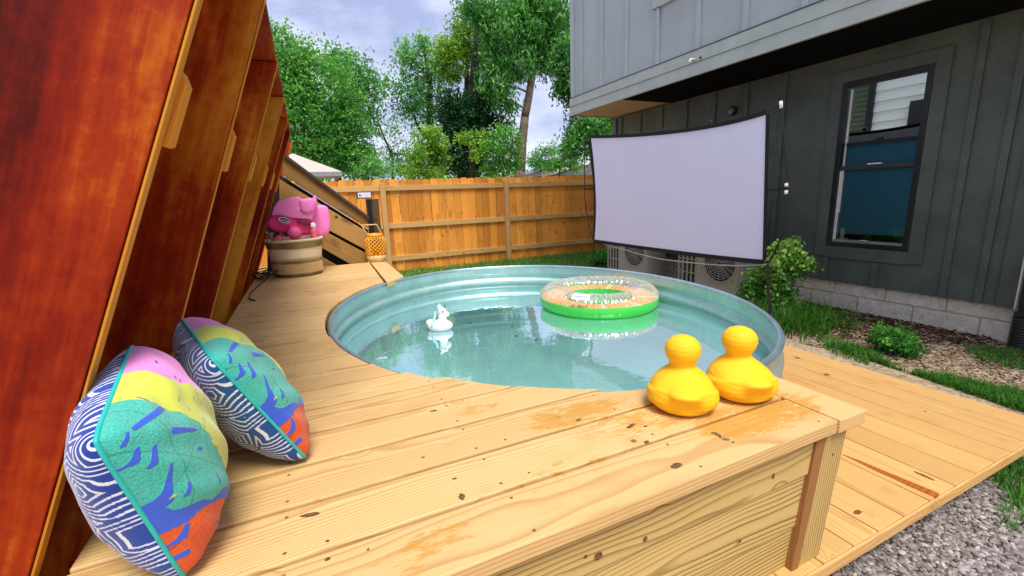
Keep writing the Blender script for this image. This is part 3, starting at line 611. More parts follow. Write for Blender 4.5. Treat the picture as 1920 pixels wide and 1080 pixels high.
# window
win = MB(); fr_ = .04
for a_, b_ in (((WY0, WZ0), (WY0+fr_, WZ1)), ((WY1-fr_, WZ0), (WY1, WZ1)), ((WY0+fr_, WZ0), (WY1-fr_, WZ0+fr_)), ((WY0+fr_, WZ1-fr_), (WY1-fr_, WZ1))):
    win.box((HX-.022, a_[0]+.0005, a_[1]+.0005), (HX+.07, b_[0]-.0005, b_[1]-.0005))
winf = win.build('window_frame', plain('black_window_frame', (.014, .013, .017), .35), house, bevel=.003)
mb = MB(); mb.box((HX-.006, WY0+fr_, .105), (HX+.05, WY1-fr_, .138)); mb.build('meeting_rail', plain('grey_black_rail', (.05, .05, .055), .3), winf, bevel=.002)
mb = MB(); mb.box((HX-.004, WY0+.27, .139), (HX+.02, WY0+.37, .150)); mb.build('latch', m_white, winf, bevel=.002)
mb = MB(); mb.box((HX-.004, WY0+.30, WZ0+.051), (HX+.012, WY0+.36, WZ0+.066)); mb.build('latch', m_white, winf, bevel=.002)
mb = MB(); mb.box((HX+.0, WY1-fr_-.012, WZ0+fr_+.02), (HX+.028, WY1-fr_-.002, .10)); mb.box((HX+.01, WY1-fr_-.02, WZ0+.3), (HX+.03, WY1-fr_-.014, WZ1-.06)); mb.build('jamb_liner', m_white, winf)
mb = MB(); mb.box((HX-.004, WY0+fr_+.001, WZ0+fr_), (HX+.04, WY1-fr_-.001, WZ0+fr_+.02)); mb.build('sill_track', plain('grey_sill', (.25, .26, .27), .4), winf)
g = G('window_glass'); gl = g.n('ShaderNodeBsdfGlossy'); gl.inputs['Roughness'].default_value = .01; gl.inputs[0].default_value = (.85, .92, .9, 1); tr = g.n('ShaderNodeBsdfTransparent'); tr.inputs[0].default_value = (.8, .86, .86, 1)
lw = g.n('ShaderNodeFresnel'); lw.inputs[0].default_value = 1.5; ms = g.n('ShaderNodeMixShader'); g.put(g.ma('ADD', lw.outputs[0], .02), ms.inputs[0]); g.t.links.new(tr.outputs[0], ms.inputs[1]); g.t.links.new(gl.outputs[0], ms.inputs[2]); g.t.links.new(ms.outputs[0], g.out.inputs[0]); m_glass = g.m
g = G('upper_window_glass'); gl = g.n('ShaderNodeBsdfGlossy'); gl.inputs['Roughness'].default_value = .01; gl.inputs[0].default_value = (.9, .98, .96, 1); tr = g.n('ShaderNodeBsdfTransparent'); tr.inputs[0].default_value = (.5, .56, .56, 1)
ms = g.n('ShaderNodeMixShader'); ms.inputs[0].default_value = .72; g.t.links.new(tr.outputs[0], ms.inputs[1]); g.t.links.new(gl.outputs[0], ms.inputs[2]); g.t.links.new(ms.outputs[0], g.out.inputs[0]); m_glass2 = g.m
mb = MB(); mb.box((HX+.03, WY0+fr_, WZ0+fr_), (HX+.034, WY1-fr_, .105)); mb.build('pane', m_glass, winf)
mb = MB(); mb.box((HX+.022, WY0+fr_, .333), (HX+.026, WY1-fr_, WZ1-fr_)); mb.build('pane', m_glass2, winf)
mb = MB(); mb.box((HX+.022, WY0+fr_, .138), (HX+.026, WY1-fr_, .31)); mb.build('pane', m_glass, winf)
mb = MB(); mb.box((HX+.014, WY0+fr_, .31), (HX+.03, WY1-fr_, .333)); mb.build('blind_rail', m_blackgloss, winf)
mb = MB(); mb.box((HX+.016, WY0+.28, .334), (HX+.021, WY0+.34, .355)); mb.build('blind_clip', m_blackgloss, winf)
g = G('teal_cellular_blind'); p = g.geo(); c = g.mix(g.noise(p, 70, 3), (.05, .25, .40), (.07, .33, .50)); g.bump(g.noise(g.map(p, (1, .2, 6)), 20, 2), .3, .003); g.set(c, .8); m_blind = g.m
mb = MB(); mb.box((HX+.05, WY0+fr_-.02, WZ0+fr_+.075), (HX+.06, WY1-fr_+.02, .32)); mb.build('blind', m_blind, winf)
mb = MB(); mb.box((HX+.039, WY1-fr_-.075, WZ0+fr_+.02), (HX+.046, WY1-fr_-.04, WZ0+fr_+.12)); mb.build('blind_tag', m_white, winf)
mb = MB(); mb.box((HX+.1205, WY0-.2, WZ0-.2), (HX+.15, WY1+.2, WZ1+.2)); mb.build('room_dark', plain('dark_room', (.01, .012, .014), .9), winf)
# window trim boards
mb = MB(); tw = .095
mb.box((HX-.018, WY0-tw, WZ0-tw), (HX-.0006, WY0-.001, WZ1+tw)); mb.box((HX-.018, WY1+.001, WZ0-tw), (HX-.0006, WY1+tw, WZ1+tw)); mb.box((HX-.019, WY0-.0005, WZ1+.001), (HX-.0006, WY1+.0005, WZ1+tw)); mb.box((HX-.019, WY0-.0005, WZ0-tw-.01), (HX-.0006, WY1+.0005, WZ0-.001))
mb.build('window_trim', m_siding, house, bevel=.002)
# downspout
ds = empty('downspout', (4.27, 1.18, GZ), 'black downspout with ribbed drain boot at the near corner of the house', 'downspout')
mb = MB(); mb.box((4.22, 1.095, -.90), (4.30, 1.190, 1.05)); mb.build('pipe', m_blackgloss, ds, bevel=.012)
mb = MB(); mb.box((4.205, 1.085, -.915), (4.312, 1.200, -.885)); mb.ball((4.21, 1.08, -.90), .014); mb.build('strap', m_blackgloss, ds, bevel=.003)
mb = MB(); pf = []
for i in range(33): pf.append((.062+(.008 if i % 3 == 1 else 0), -.925-(.2)*i/32))
mb.lathe([(0.001, -.92), (.06, -.92)]+pf, (4.258, 1.150, 0), 28); mb.build('ribbed_boot', m_blackgloss, ds, smooth=True)
# pvc elbow + round vent
pe = at(1303, 112, 'x', FX); e_ = empty('drain_elbow', pe, 'small white plastic pipe elbow poking out of the grey fascia', 'pipe')
mb = MB(); mb.tube([(FX, pe.y, pe.z), (FX-.05, pe.y, pe.z), (FX-.065, pe.y, pe.z-.012), (FX-.07, pe.y, pe.z-.035)], .012, 12); mb.build('elbow', m_white, e_, smooth=True)
mb = MB(); mb.tube([(FX-.0, pe.y-.07, pe.z+.0), (FX-.012, pe.y-.07, pe.z)], .010, 12); mb.build('plug', m_blackgloss, e_)
vp_ = at(1376, 208, 'x', HX); v_ = empty('wall_vent', vp_, 'round dark vent hood on the charcoal wall above the projector screen', 'vent')
mb = MB(); mb.tube([(HX, vp_.y, vp_.z), (HX-.05, vp_.y, vp_.z)], .05, 20); mb.build('hood', m_blackgloss, v_, bevel=.01)
mb = MB(); mb.tube([(HX-.051, vp_.y, vp_.z-.01), (HX-.056, vp_.y, vp_.z-.01)], .028, 16); mb.build('flap', plain('grey_flap', (.2, .2, .18), .5), v_)

# ------------------------------------------------------------------ condensers behind the screen
m_ac = plain('beige_condenser_paint', (.30, .31, .28), .5, var=.05)
m_ac2 = plain('dark_condenser_inside', (.03, .035, .03), .8)
def condenser(y0, y1, label):
    e = empty('condenser_unit', (3.95, (y0+y1)/2, GZ), label, 'air conditioner', 'condenser units along the foundation')
    X0, X1, Z0, Z1 = 3.80, 4.10, -1.06, -.48; cy_ = y0+.24; cz_ = (Z0+Z1)/2; yg = y1-.26
    mb = MB(); nseg = 40; R_ = .185
    # front skin with a round fan opening
    ring = [(X0, cy_+R_*math.cos(2*PI*k/nseg), cz_+R_*math.sin(2*PI*k/nseg)) for k in range(nseg)]
    def sq(t):
        c_, s_ = math.cos(t), math.sin(t); hy = .236; hz = (Z1-Z0)/2; k_ = min(hy/abs(c_) if abs(c_) > 1e-6 else 9, hz/abs(s_) if abs(s_) > 1e-6 else 9); return (X0, cy_+c_*k_, cz_+s_*k_)
    sqr = [sq(2*PI*k/nseg) for k in range(nseg)]
    mb.add(ring+sqr, [(k, nseg+k, nseg+(k+1) % nseg, (k+1) % nseg) for k in range(nseg)])
    mb.box((X0, cy_+.238, Z0), (X0+.02, yg, Z1)); mb.box((X0+.005, y0, Z1), (X1, y1, Z1+.015)); mb.box((X0+.002, y0-.004, Z0), (X1, y0+.004, Z1)); mb.box((X0+.01, y0+.01, Z0-.01), (X1, y1, Z0))
    mb.build('casing', m_ac, e)
    mb = MB()
    for k in range(22): z_ = Z0+.02+(Z1-Z0-.04)*k/21; mb.box((X0+.03, y0-.008, z_), (X1-.03, y0-.0042, z_+.008))
    mb.build('side_louvre', m_ac, e)
    mb = MB(); mb.box((X0+.06, y0+.01, Z0+.01), (X1-.01, y1-.01, Z1-.01)); mb.build('inner_core', m_ac2, e)
    mb = MB()
    for r_ in [R_*k/7 for k in range(1, 8)]: mb.tube([(X0-.006, cy_+r_*math.cos(2*PI*k/32), cz_+r_*math.sin(2*PI*k/32)) for k in range(33)], .0032, 5, False)
    for k in range(16): t = 2*PI*k/16; mb.tube([(X0-.007, cy_+.02*math.cos(t), cz_+.02*math.sin(t)), (X0-.005, cy_+R_*math.cos(t), cz_+R_*math.sin(t))], .0026, 5)
    mb.build('fan_grille', plain('grey_grille_wire', (.3, .31, .29), .5), e)
    mb = MB()
    for k in range(3):
        t0 = 2*PI*k/3; mb.add([(X0+.03, cy_+.03*math.cos(t0), cz_+.03*math.sin(t0)), (X0+.02, cy_+.165*math.cos(t0), cz_+.165*math.sin(t0)), (X0+.045, cy_+.165*math.cos(t0+.9), cz_+.165*math.sin(t0+.9)), (X0+.05, cy_+.03*math.cos(t0+1.1), cz_+.03*math.sin(t0+1.1))], [(0, 1, 2, 3)])
    mb.build('fan_blade', plain('dark_fan_blade', (.06, .06, .06), .5), e, solid=.004)
    mb = MB()
    for k in range(5): y_ = yg+.005+k*(y1-yg-.02)/4; mb.box((X0-.002, y_, Z0), (X0+.012, y_+.014, Z1))
    for z_ in (Z0, Z0+.14, Z0+.29, Z0+.43, Z1-.014): mb.box((X0-.004, yg, z_), (X0-.0022, y1, z_+.012))
    mb.build('coil_guard', m_ac, e)
    for ya_ in (y0+.05, y1-.15): mb = MB(); mb.box((X0+.05, ya_, GZ-.06), (X1-.05, ya_+.1, Z0-.01)); mb.build('foot', m_ac2, e)
condenser(2.96, 3.76, 'beige condenser unit nearest the leafy bush, round fan grille showing below the screen')
condenser(4.28, 5.08, 'beige condenser unit farther along the wall, nearer the wooden fence')
mb = MB(); mb.box((3.7, 2.9, GZ-.04), (4.3, 5.2, GZ+.03)); tag(mb.build('condenser_pad', plain('pale_concrete', (.5, .48, .42), .9)), 'pale concrete pad under the condenser units', 'slab')

# ------------------------------------------------------------------ projector screen
SX = 3.2
scr = empty('projector_screen', (SX, 3.4, GZ), 'large pale lavender outdoor projector screen with black border on a bent pole frame', 'projector screen')
def spx(px, py, dx=0): v = at(px, py, 'x', SX); return Vector((SX+dx, v.y, v.z))
def bez(a, b, c, n=20): return [(a*(1-t)**2+b*2*t*(1-t)+c*t*t) for t in [i/n for i in range(n+1)]]
def qmid(p, q, m): return m*2-(p+q)/2     # control so the curve passes m
TL, TR, BR, BL = spx(1108, 259), spx(1437, 215), spx(1431, 487), spx(1115, 449)
top = bez(TL, qmid(TL, TR, spx(1268, 250)), TR); bot = bez(BL, qmid(BL, BR, spx(1272, 470)), BR); lef = bez(TL, qmid(TL, BL, spx(1117, 360)), BL); rig = bez(TR, qmid(TR, BR, spx(1434, 352)), BR)
def coons(u, v):
    i = u*20; j = v*20
    def L(c, t): k = min(int(t), 19); return c[k].lerp(c[k+1], t-k)
    return L(top, i)*(1-v)+L(bot, i)*v+L(lef, j)*(1-u)+L(rig, j)*u-(TL*(1-u)*(1-v)+TR*u*(1-v)+BL*(1-u)*v+BR*u*v)
mb = MB(); N_ = 20; vs = []
for j in range(N_+1):
    for i in range(N_+1):
        q = coons(i/N_, j/N_); q.x += .006*math.sin(PI*i/N_)*math.sin(PI*j/N_)+.0006*math.sin(i*1.7+j*.6); vs.append(q)
mb.add(vs, [(j*(N_+1)+i, j*(N_+1)+i+1, (j+1)*(N_+1)+i+1, (j+1)*(N_+1)+i) for j in range(N_) for i in range(N_)]); mb.build('fabric', m_screen, scr, solid=.003)
def strip(curve, outw, w_, nm):
    mb = MB(); vs = []; 
    for p in curve: vs += [p+Vector((-.004, 0, 0)), p+Vector((-.004, 0, 0))+outw*w_]
    mb.add(vs, [(2*i, 2*i+1, 2*i+3, 2*i+2) for i in range(len(curve)-1)]); mb.build(nm, m_black, scr, solid=.006)
strip(top, Vector((0, 0, 1)), .032, 'border'); strip(bot, Vector((0, 0, -1)), .036, 'border'); strip(lef, Vector((0, 1, 0)), .04, 'border'); strip(rig, Vector((0, -1, 0)), .026, 'border')
def pole(pts, nm='pole', r=.007, m=None, n=30):
    pts = [Vector(p) for p in pts]; out_ = []
    for i in range(len(pts)-1):
        p0 = pts[max(i-1, 0)]; p1 = pts[i]; p2 = pts[i+1]; p3 = pts[min(i+2, len(pts)-1)]
        for k in range(8):
            t = k/8; out_.append(.5*((2*p1)+(-p0+p2)*t+(2*p0-5*p1+4*p2-p3)*t*t+(-p0+3*p1-3*p2+p3)*t**3))
    out_.append(pts[-1]); mb = MB(); mb.tube(out_, r, 8); return mb.build(nm, m or m_blackgloss, scr, smooth=True)
gr_ = at(1442, 575, 'x', SX).y
pole([spx(1465, 198), spx(1472, 270), spx(1475, 345), spx(1470, 420), spx(1456, 465), spx(1440, 494)], r=.008)
pole([spx(1440, 494), spx(1440, 530), spx(1443, 575), (SX, gr_-.02, GZ)], r=.011)
pole([spx(1097, 262), spx(1096, 320), spx(1097, 375), spx(1103, 415), spx(1113, 452)], r=.006)
pole([spx(1113, 452), spx(1112, 500), (SX, spx(1112, 500).y, GZ-.01)], r=.009)
pole([spx(1116, 452), spx(1170, 468), spx(1230, 484), spx(1300, 493), spx(1370, 498), spx(1440, 496)], 'bottom_pole', .006, plain('grey_pole', (.3, .3, .28), .4))
pole([spx(1440, 357), spx(1476, 352)], 'side_strap', .008, m_black); pole([spx(1115, 354), spx(1097, 355)], 'side_strap', .008, m_black)
pole([spx(1440, 208), spx(1465, 198)], 'corner_cord', .003, m_black); pole([spx(1108, 257), spx(1097, 262)], 'corner_cord', .003, m_black)
for a_, b_ in (((1464, 190), (1465, 203)), ((1474, 344), (1475, 350)), ((1474, 357), (1474, 364))):
    mb = MB(); mb.tube([spx(*a_), spx(*b_)], .012, 10); mb.build('cap', m_white, scr, smooth=True)
for px, py in ((1241, 243), (1327, 229), (1168, 250)):
    p_ = spx(px, py, .03); mb = MB(); mb.ball(p_, (.012, .02, .022)); mb.tube([p_, p_+Vector((-.02, -.03, -.03))], .006, 6); mb.build('clip', m_blackgloss, scr, smooth=True)

# ------------------------------------------------------------------ buildings beyond
m_canopy = plain('beige_canopy_cloth', (.50, .44, .38), .8, var=.05)
cn = empty('canopy_tent', (-.4, 11.5, ZF), 'beige peaked canopy tent roof behind the fence, beside the stair top', 'tent')
ap = at(548, 278, 'y', 11.5); ed = at(641, 322, 'y', 10.4); ed2 = at(641, 331, 'y', 10.4); zc = ed.z
mb = MB(); x0, x1 = ed.x-2.6, ed.x; y0, y1 = 10.4, 13
mb.add([(x0, y0, zc), (x1, y0, zc), (x1, y1, zc), (x0, y1, zc), (ap.x, 11.7, ap.z-.10)], [(0, 1, 4), (1, 2, 4), (2, 3, 4), (3, 0, 4)]); mb.build('canopy_top', m_canopy, cn, solid=.01)
mb = MB(); mb.box((x0, y0-.005, zc-.09), (x1, y0+.005, zc-.001)); mb.box((x1-.005, y0+.006, zc-.09), (x1+.005, y1, zc-.001)); mb.build('valance', plain('grey_valance', (.3, .3, .3), .8), cn)
for a_, b_ in ((x0, y0), (x1, y0), (x1, y1), (x0, y1)):
    mb = MB(); mb.tube([(a_, b_+.01, ZF), (a_, b_+.01, zc-.1)], .02, 8); mb.build('leg', m_white, cn)
def shed(name, label, px0, px1, pyr, Y, wc_, ridge_px):
    a = at(px0, 328, 'y', Y); b = at(px1, 328, 'y', Y); rz = at(ridge_px, pyr, 'y', Y).z; e = empty(name, ((a.x+b.x)/2, Y, ZF), label, 'house', 'roofs beyond the fence')
    mb = MB(); mb.box((a.x+.3, Y, ZF), (b.x+3, Y+5, a.z+.1)); mb.build('wall', wc_, e)
    mb = MB(); rx = at(ridge_px, pyr, 'y', Y).x; z0 = a.z-.05
    mb.add([(a.x, Y-.3, z0), (rx, Y-.3, rz), (rx+3, Y-.3, rz), (b.x+4, Y-.3, z0), (a.x, Y+5.3, z0), (rx, Y+5.3, rz), (rx+3, Y+5.3, rz), (b.x+4, Y+5.3, z0)], [(0, 3, 2, 1), (4, 5, 6, 7), (0, 1, 5, 4), (1, 2, 6, 5), (2, 3, 7, 6), (0, 4, 7, 3)])
    mb.build('roof', plain('grey_shingle_roof', (.14, .15, .16), .85, var=.2, scale=9), e)
    mb = MB(); mb.plank((a.x, Y-.32, z0), (rx, Y-.32, rz), (0, 0, .12), (0, .03, 0)); mb.build('rake_board', m_white, e)
shed('shed', 'grey-roofed shed just showing above the fence right of the tall trunk', 1008, 1105, 306, 15, plain('tan_shed_wall', (.4, .33, .25), .8), 1095)
# house across the yard on the left (seen only in the window glass and the water)
nb_ = empty('neighbour_house', (-6, 8, GZ), 'neighbouring white lap-sided house seen only as the reflection in the upper window pane', 'house')
m_lap = plain('white_lap_siding', (.74, .8, .8), .6, var=.04); m_lapg = plain('green_grey_shingle', (.10, .14, .09), .8)
mb = MB()
for k in range(20): z_ = -1.1+k*.27; mb.prism([(-6, 4.75, z_), (-5.955, 4.75, z_), (-5.985, 4.75, z_+.268), (-6, 4.75, z_+.268)], (0, 2.92, 0), (0, 1, 0), (0, 0, 1))
mb.build('white_siding', m_lap, nb_)
mb = MB()
for k in range(40): z_ = -1.1+k*.135; mb.prism([(-6.3, 7.69, z_), (-6.24, 7.69, z_), (-6.27, 7.69, z_+.134), (-6.3, 7.69, z_+.134)], (0, 3.4, 0), (0, 1, 0), (0, 0, 1))
mb.build('green_siding', m_lapg, nb_)
mb = MB(); mb.box((-10, 4.8, GZ), (-6.01, 7.65, 4.2)); mb.box((-10, 7.70, GZ), (-6.31, 11.0, 4.2)); mb.build('walls', m_lap, nb_)
mb = MB(); mb.box((-6.0, 7.60, GZ), (-5.9, 7.75, 4.4)); mb.box((-5.95, 6.2, GZ), (-5.90, 6.75, 2.0)); mb.build('dark_corner', m_blackgloss, nb_)
mb = MB(); mb.box((-10.2, 4.6, 4.2), (-5.8, 10.4, 4.35)); mb.build('roof', plain('dark_roof', (.05, .05, .055), .8), nb_)

# ------------------------------------------------------------------ trees
m_l1 = leafmat('bright_green_leaves', (.015, .11, .015), (.07, .34, .045), (.27, .64, .10))
m_l2 = leafmat('ash_green_leaves', (.012, .09, .02), (.07, .34, .06), (.34, .72, .16))
m_l3 = leafmat('yellow_green_leaves', (.04, .16, .012), (.17, .42, .03), (.42, .70, .08))
m_l4 = leafmat('deep_green_leaves', (.006, .04, .012), (.02, .12, .035), (.09, .32, .08))
def A3(px, py, Y): return at(px, py, 'y', Y)
GT = 'trees beyond the fence'
def gb(px, Y): v = A3(px, 500, Y); return Vector((v.x, Y, ZF))
def bl(px, py, Y, rx, rz, nc, nl, cr, tone, ry=None):
    c = A3(px, py, Y); k = Y/F*1.02
    return (tuple(c), (rx*k, (ry or rx*.8)*k, rz*k), nc, nl, cr, tone)
Y = 15
tree('broadleaf_tree', 'big bright green tree standing over the beige canopy tent at the far left', 'tree', [gb(560, Y), A3(575, 260, Y), A3(560, 150, Y)], [.22, .15, .07],
     [bl(545, 110, Y, 42, 45, 90, 34, .34, .75), bl(600, 170, Y, 60, 60, 150, 32, .34, .62), bl(565, 230, Y, 65, 60, 170, 32, .34, .5), bl(640, 250, Y, 50, 50, 120, 32, .32, .42), bl(600, 290, Y, 70, 32, 120, 34, .3, .6), bl(665, 300, Y, 45, 30, 70, 34, .28, .5), bl(520, 180, Y, 40, 70, 90, 34, .34, .6)],
     .105, .055, m_l1, m_bark, .3, GT, dens=1.35)
Y = 17
tree('broadleaf_tree', 'airy dark green tree with scalloped top just right of the big bright tree', 'tree', [gb(640, Y), A3(650, 250, Y), A3(655, 170, Y)], [.18, .11, .05],
     [bl(655, 135, Y, 35, 30, 45, 26, .36, .45), bl(690, 165, Y, 26, 26, 30, 24, .36, .5), bl(660, 195, Y, 45, 35, 50, 24, .36, .35), bl(625, 120, Y, 25, 30, 30, 22, .34, .5), bl(680, 230, Y, 30, 25, 22, 20, .34, .4)],
     .17, .07, m_l2, m_barkdark, .5, GT)
Y = 18
tree('slender_tree', 'thin sparse tree with a leaning bare trunk in the low gap left of centre', 'tree', [gb(740, Y), A3(735, 290, Y), A3(705, 215, Y)], [.07, .05, .02],
     [bl(715, 230, Y, 38, 30, 26, 14, .3, .45), bl(755, 265, Y, 35, 35, 34, 14, .3, .5), bl(770, 300, Y, 40, 25, 46, 16, .3, .45), bl(710, 290, Y, 28, 25, 20, 14, .3, .4)],
     .13, .05, m_l2, m_barkdark, .3, GT)
Y = 16
tree('broadleaf_tree', 'narrow upright tree with a dark forked trunk and pointed top left of the ivy-covered tree', 'tree', [gb(815, Y), A3(808, 260, Y), A3(806, 160, Y), A3(795, 95, Y)], [.2, .15, .1, .04],
     [bl(797, 88, Y, 14, 24, 18, 24, .26, .5), bl(770, 130, Y, 28, 30, 34, 24, .3, .4), bl(765, 180, Y, 34, 34, 52, 24, .3, .4), bl(810, 150, Y, 26, 34, 34, 24, .3, .4), bl(760, 100, Y, 16, 20, 12, 20, .28, .6), bl(790, 215, Y, 34, 26, 34, 24, .3, .35), bl(840, 120, Y, 22, 26, 24, 22, .28, .7)],
     .14, .06, m_l2, m_barkdark, .4, GT, extra=[(A3(800, 260, Y), A3(776, 215, Y), .08, .04)])
Y = 14
tree('ivy_covered_tree', 'dark ivy-covered tree with a yellow-green top and a thick branch leaning right, centre', 'tree', [gb(880, Y), A3(878, 250, Y), A3(888, 160, Y), A3(893, 40, Y)], [.35, .28, .18, .06],
     [bl(870, 290, Y, 48, 50, 150, 30, .26, .12), bl(868, 235, Y, 42, 40, 110, 30, .26, .15), bl(850, 200, Y, 30, 30, 50, 28, .26, .22), bl(890, 200, Y, 34, 30, 60, 28, .26, .2), bl(930, 240, Y, 30, 34, 50, 26, .26, .25)],
     .12, .07, m_l4, m_barkdark, .2, GT, extra=[(A3(900, 225, Y), A3(940, 165, Y), .16, .07)])
tree('yellow_green_tree', 'yellow-green leafed tree top rising between the upright tree and the tall ash', 'tree', [gb(865, 14.6), A3(875, 200, 14.6), A3(880, 60, 14.6)], [.16, .1, .04],
     [bl(850, 120, 14.6, 34, 32, 90, 30, .24, .5), bl(880, 75, 14.6, 36, 34, 95, 30, .24, .5), bl(835, 90, 14.6, 20, 22, 30, 26, .24, .6), bl(870, 40, 14.6, 22, 24, 30, 24, .24, .4), bl(905, 110, 14.6, 22, 24, 40, 26, .24, .4)],
     .11, .05, m_l3, m_barkdark, .2, GT)
Y = 13
tree('ash_tree', 'tall ash tree with bare brown curving trunk and drooping foliage', 'tree', [gb(973, Y), A3(975, 320, Y), A3(984, 220, Y), A3(1000, 130, Y), A3(1010, 20, Y)], [.2, .17, .13, .11, .05],
     [bl(940, 60, Y, 46, 48, 110, 34, .28, .5), bl(990, 30, Y, 55, 45, 140, 34, .28, .5), bl(1040, 55, Y, 45, 50, 120, 34, .28, .45), bl(960, 120, Y, 42, 34, 70, 34, .28, .45), bl(1040, 110, Y, 38, 34, 70, 34, .28, .3), bl(925, 150, Y, 30, 38, 54, 30, .26, .4), bl(950, 185, Y, 22, 28, 28, 30, .26, .45), bl(1010, -30, Y, 80, 40, 130, 30, .3, .5), bl(900, 10, Y, 34, 34, 55, 30, .28, .35), bl(1000, 85, Y, 30, 25, 40, 30, .26, .6)],
     .16, .05, m_l2, m_bark, 1.3, GT)
Y = 11
tree('dark_leafy_tree', 'dark leafy tree tucked against the far corner of the charcoal house', 'tree', [gb(1135, Y), A3(1110, 250, Y), A3(1085, 150, Y)], [.16, .12, .06],
     [bl(1070, 160, Y, 30, 42, 80, 32, .2, .2), bl(1060, 110, Y, 26, 34, 54, 32, .2, .15), bl(1100, 240, Y, 45, 34, 90, 32, .2, .4), bl(1140, 275, Y, 50, 38, 120, 32, .2, .5), bl(1075, 275, Y, 24, 24, 30, 30, .2, .45), bl(1170, 230, Y, 60, 50, 110, 32, .2, .5)],
     .12, .06, m_l2, m_barkdark, .8, GT)
def bush(name, label, cat, lobes, Y, nc, nl, cr, tone, mat, L=.1, W=.05, group=None):
    px = lobes[0][0]; c = A3(px, lobes[0][1], Y); b_ = Vector((c.x, Y, ZF))
    tree(name, label, cat, [b_, c], [.05, .02], [bl(x_, y_, Y+random.uniform(-.3, .3), rx, rz, max(6, int(nc*rx*rz/900)), nl, cr, tone+random.uniform(-.12, .12)) for x_, y_, rx, rz in lobes], L, W, mat, m_barkdark, .35, group, shell=.25)
GB = 'shrubs beyond the fence'
bush('tall_shrub', 'yellow-green bushy shrub standing behind the fence left of the ivy-covered tree', 'shrub', [(806, 300, 36, 34), (800, 262, 24, 24), (822, 280, 24, 30), (785, 290, 18, 22), (815, 245, 12, 12), (790, 325, 40, 14)], 11, 42, 30, .17, .45, m_l3, .085, .04, GB)
bush('tall_shrub', 'bright light green leafy spray hanging at the foot of the ivy-covered tree', 'shrub', [(880, 258, 16, 14), (898, 250, 14, 10), (905, 272, 14, 12), (890, 285, 10, 14), (868, 262, 8, 8)], 12, 46, 26, .17, .55, m_l3, .085, .04, GB)
bush('tall_shrub', 'feathery mid green shrub behind the fence just left of the curving trunk', 'shrub', [(945, 295, 30, 34), (925, 280, 18, 30), (960, 260, 20, 24), (940, 250, 14, 14), (930, 318, 36, 14), (965, 300, 14, 26)], 12, 38, 28, .2, .5, m_l1, .10, .04, GB)
bush('tall_shrub', 'low rounded green shrub behind the fence just left of the grey roof', 'shrub', [(1015, 292, 26, 20), (1035, 282, 18, 16), (1000, 300, 18, 16), (1025, 312, 36, 14)], 17, 46, 28, .24, .6, m_l1, .11, .05, GB)
bush('tall_shrub', 'pale hazy shrub low behind the fence, between canopy tent and thin sparse tree', 'shrub', [(690, 318, 26, 18), (715, 325, 26, 14), (665, 322, 20, 14), (700, 305, 14, 10)], 14, 40, 26, .24, .5, m_l2, .11, .04, GB)
bush('tall_shrub', 'loose green shrub low behind the fence right of the curving trunk', 'shrub', [(1050, 302, 24, 22), (1070, 290, 18, 20), (1035, 315, 22, 12), (1085, 310, 22, 16)], 14, 40, 26, .22, .5, m_l1, .11, .05, GB)
bush('tall_shrub', 'grey-green shrub low behind fence, right beside the thin sparse tree', 'shrub', [(765, 318, 26, 14), (745, 322, 20, 12), (775, 300, 10, 14)], 15, 40, 26, .22, .5, m_l2, .11, .04, GB)

# far hazy tree line as one mass
V, I, B, _ = foliage([((x_, 46+random.uniform(-3, 3), random.uniform(-.5, 1.2)), (3.2, 2, 2.4), 60, 16, .9, .45) for x_ in range(-14, 62, 3)], .5, .3)
tag(cards('distant_treeline', V, I, B, m_l2), 'low distant mass of green trees along the horizon', 'trees', kind='stuff')

# ------------------------------------------------------------------ garden bed
GD = 'plants in the bed along the house'
def plant(name, label, blobs, L, W, mat, base, droop=.1, up=.6, shell=.35, cat='shrub', group=GD, twigs=8, stem=.012):
    return tree(name, label, cat, [base, Vector(blobs[0][0])], [stem, stem*.5], blobs, L, W, mat, m_barkdark, droop, group, shell, up, twigs)
m_bx = leafmat('variegated_bush_leaves', (.02, .14, .015), (.08, .34, .04), (.42, .68, .14), .25)
cb = at(1462, 510, 'x', 3.62); bz = Vector((cb.x, cb.y, GZ))
plant('leafy_bush', 'bright variegated green bush growing up beside the right pole of the screen', [((cb.x, cb.y+.0, -.70), (.16, .17, .16), 44, 24, .055, .8), ((cb.x, cb.y+.16, -.80), (.14, .14, .13), 30, 24, .055, .65), ((cb.x, cb.y+.10, -.96), (.20, .28, .13), 60, 24, .06, .4), ((cb.x+.02, cb.y-.06, -.53), (.07, .09, .11), 20, 22, .045, .9), ((cb.x+.02, cb.y+.07, -.57), (.06, .06, .08), 12, 20, .04, .9), ((cb.x+.02, cb.y-.18, -.66), (.07, .08, .09), 16, 22, .045, .8)], .045, .024, m_bx, bz)
cs = at(1685, 645, 'x', 3.45)
plant('round_shrub', 'small dark green mounded shrub alone on the mulch below the window', [((3.45, cs.y+.02, -1.04), (.12, .15, .105), 110, 26, .035, .35)], .026, .013, m_l1, Vector((3.45, cs.y+.02, GZ)), stem=.006)
cf = at(1130, 485, 'y', 5.9)
plant('leafy_bush', 'small dark green bush at the left foot of the screen in the grass', [((cf.x, 5.9, cf.z-.02), (.24, .2, .19), 80, 24, .07, .3)], .06, .022, m_l1, Vector((cf.x, 5.9, float(gz(0, 5.9)))))
cy2 = at(1180, 490, 'y', 5.6)
plant('low_plant', 'low yellowish plant beside the small bush near the left foot of the screen', [((cy2.x+.05, 5.6, cy2.z-.08), (.30, .16, .09), 30, 18, .06, .7)], .05, .02, m_l3, Vector((cy2.x, 5.6, GZ-.06)))
m_grass = leafmat('grass_blades', (.010, .06, .006), (.045, .22, .012), (.20, .46, .04), .3)
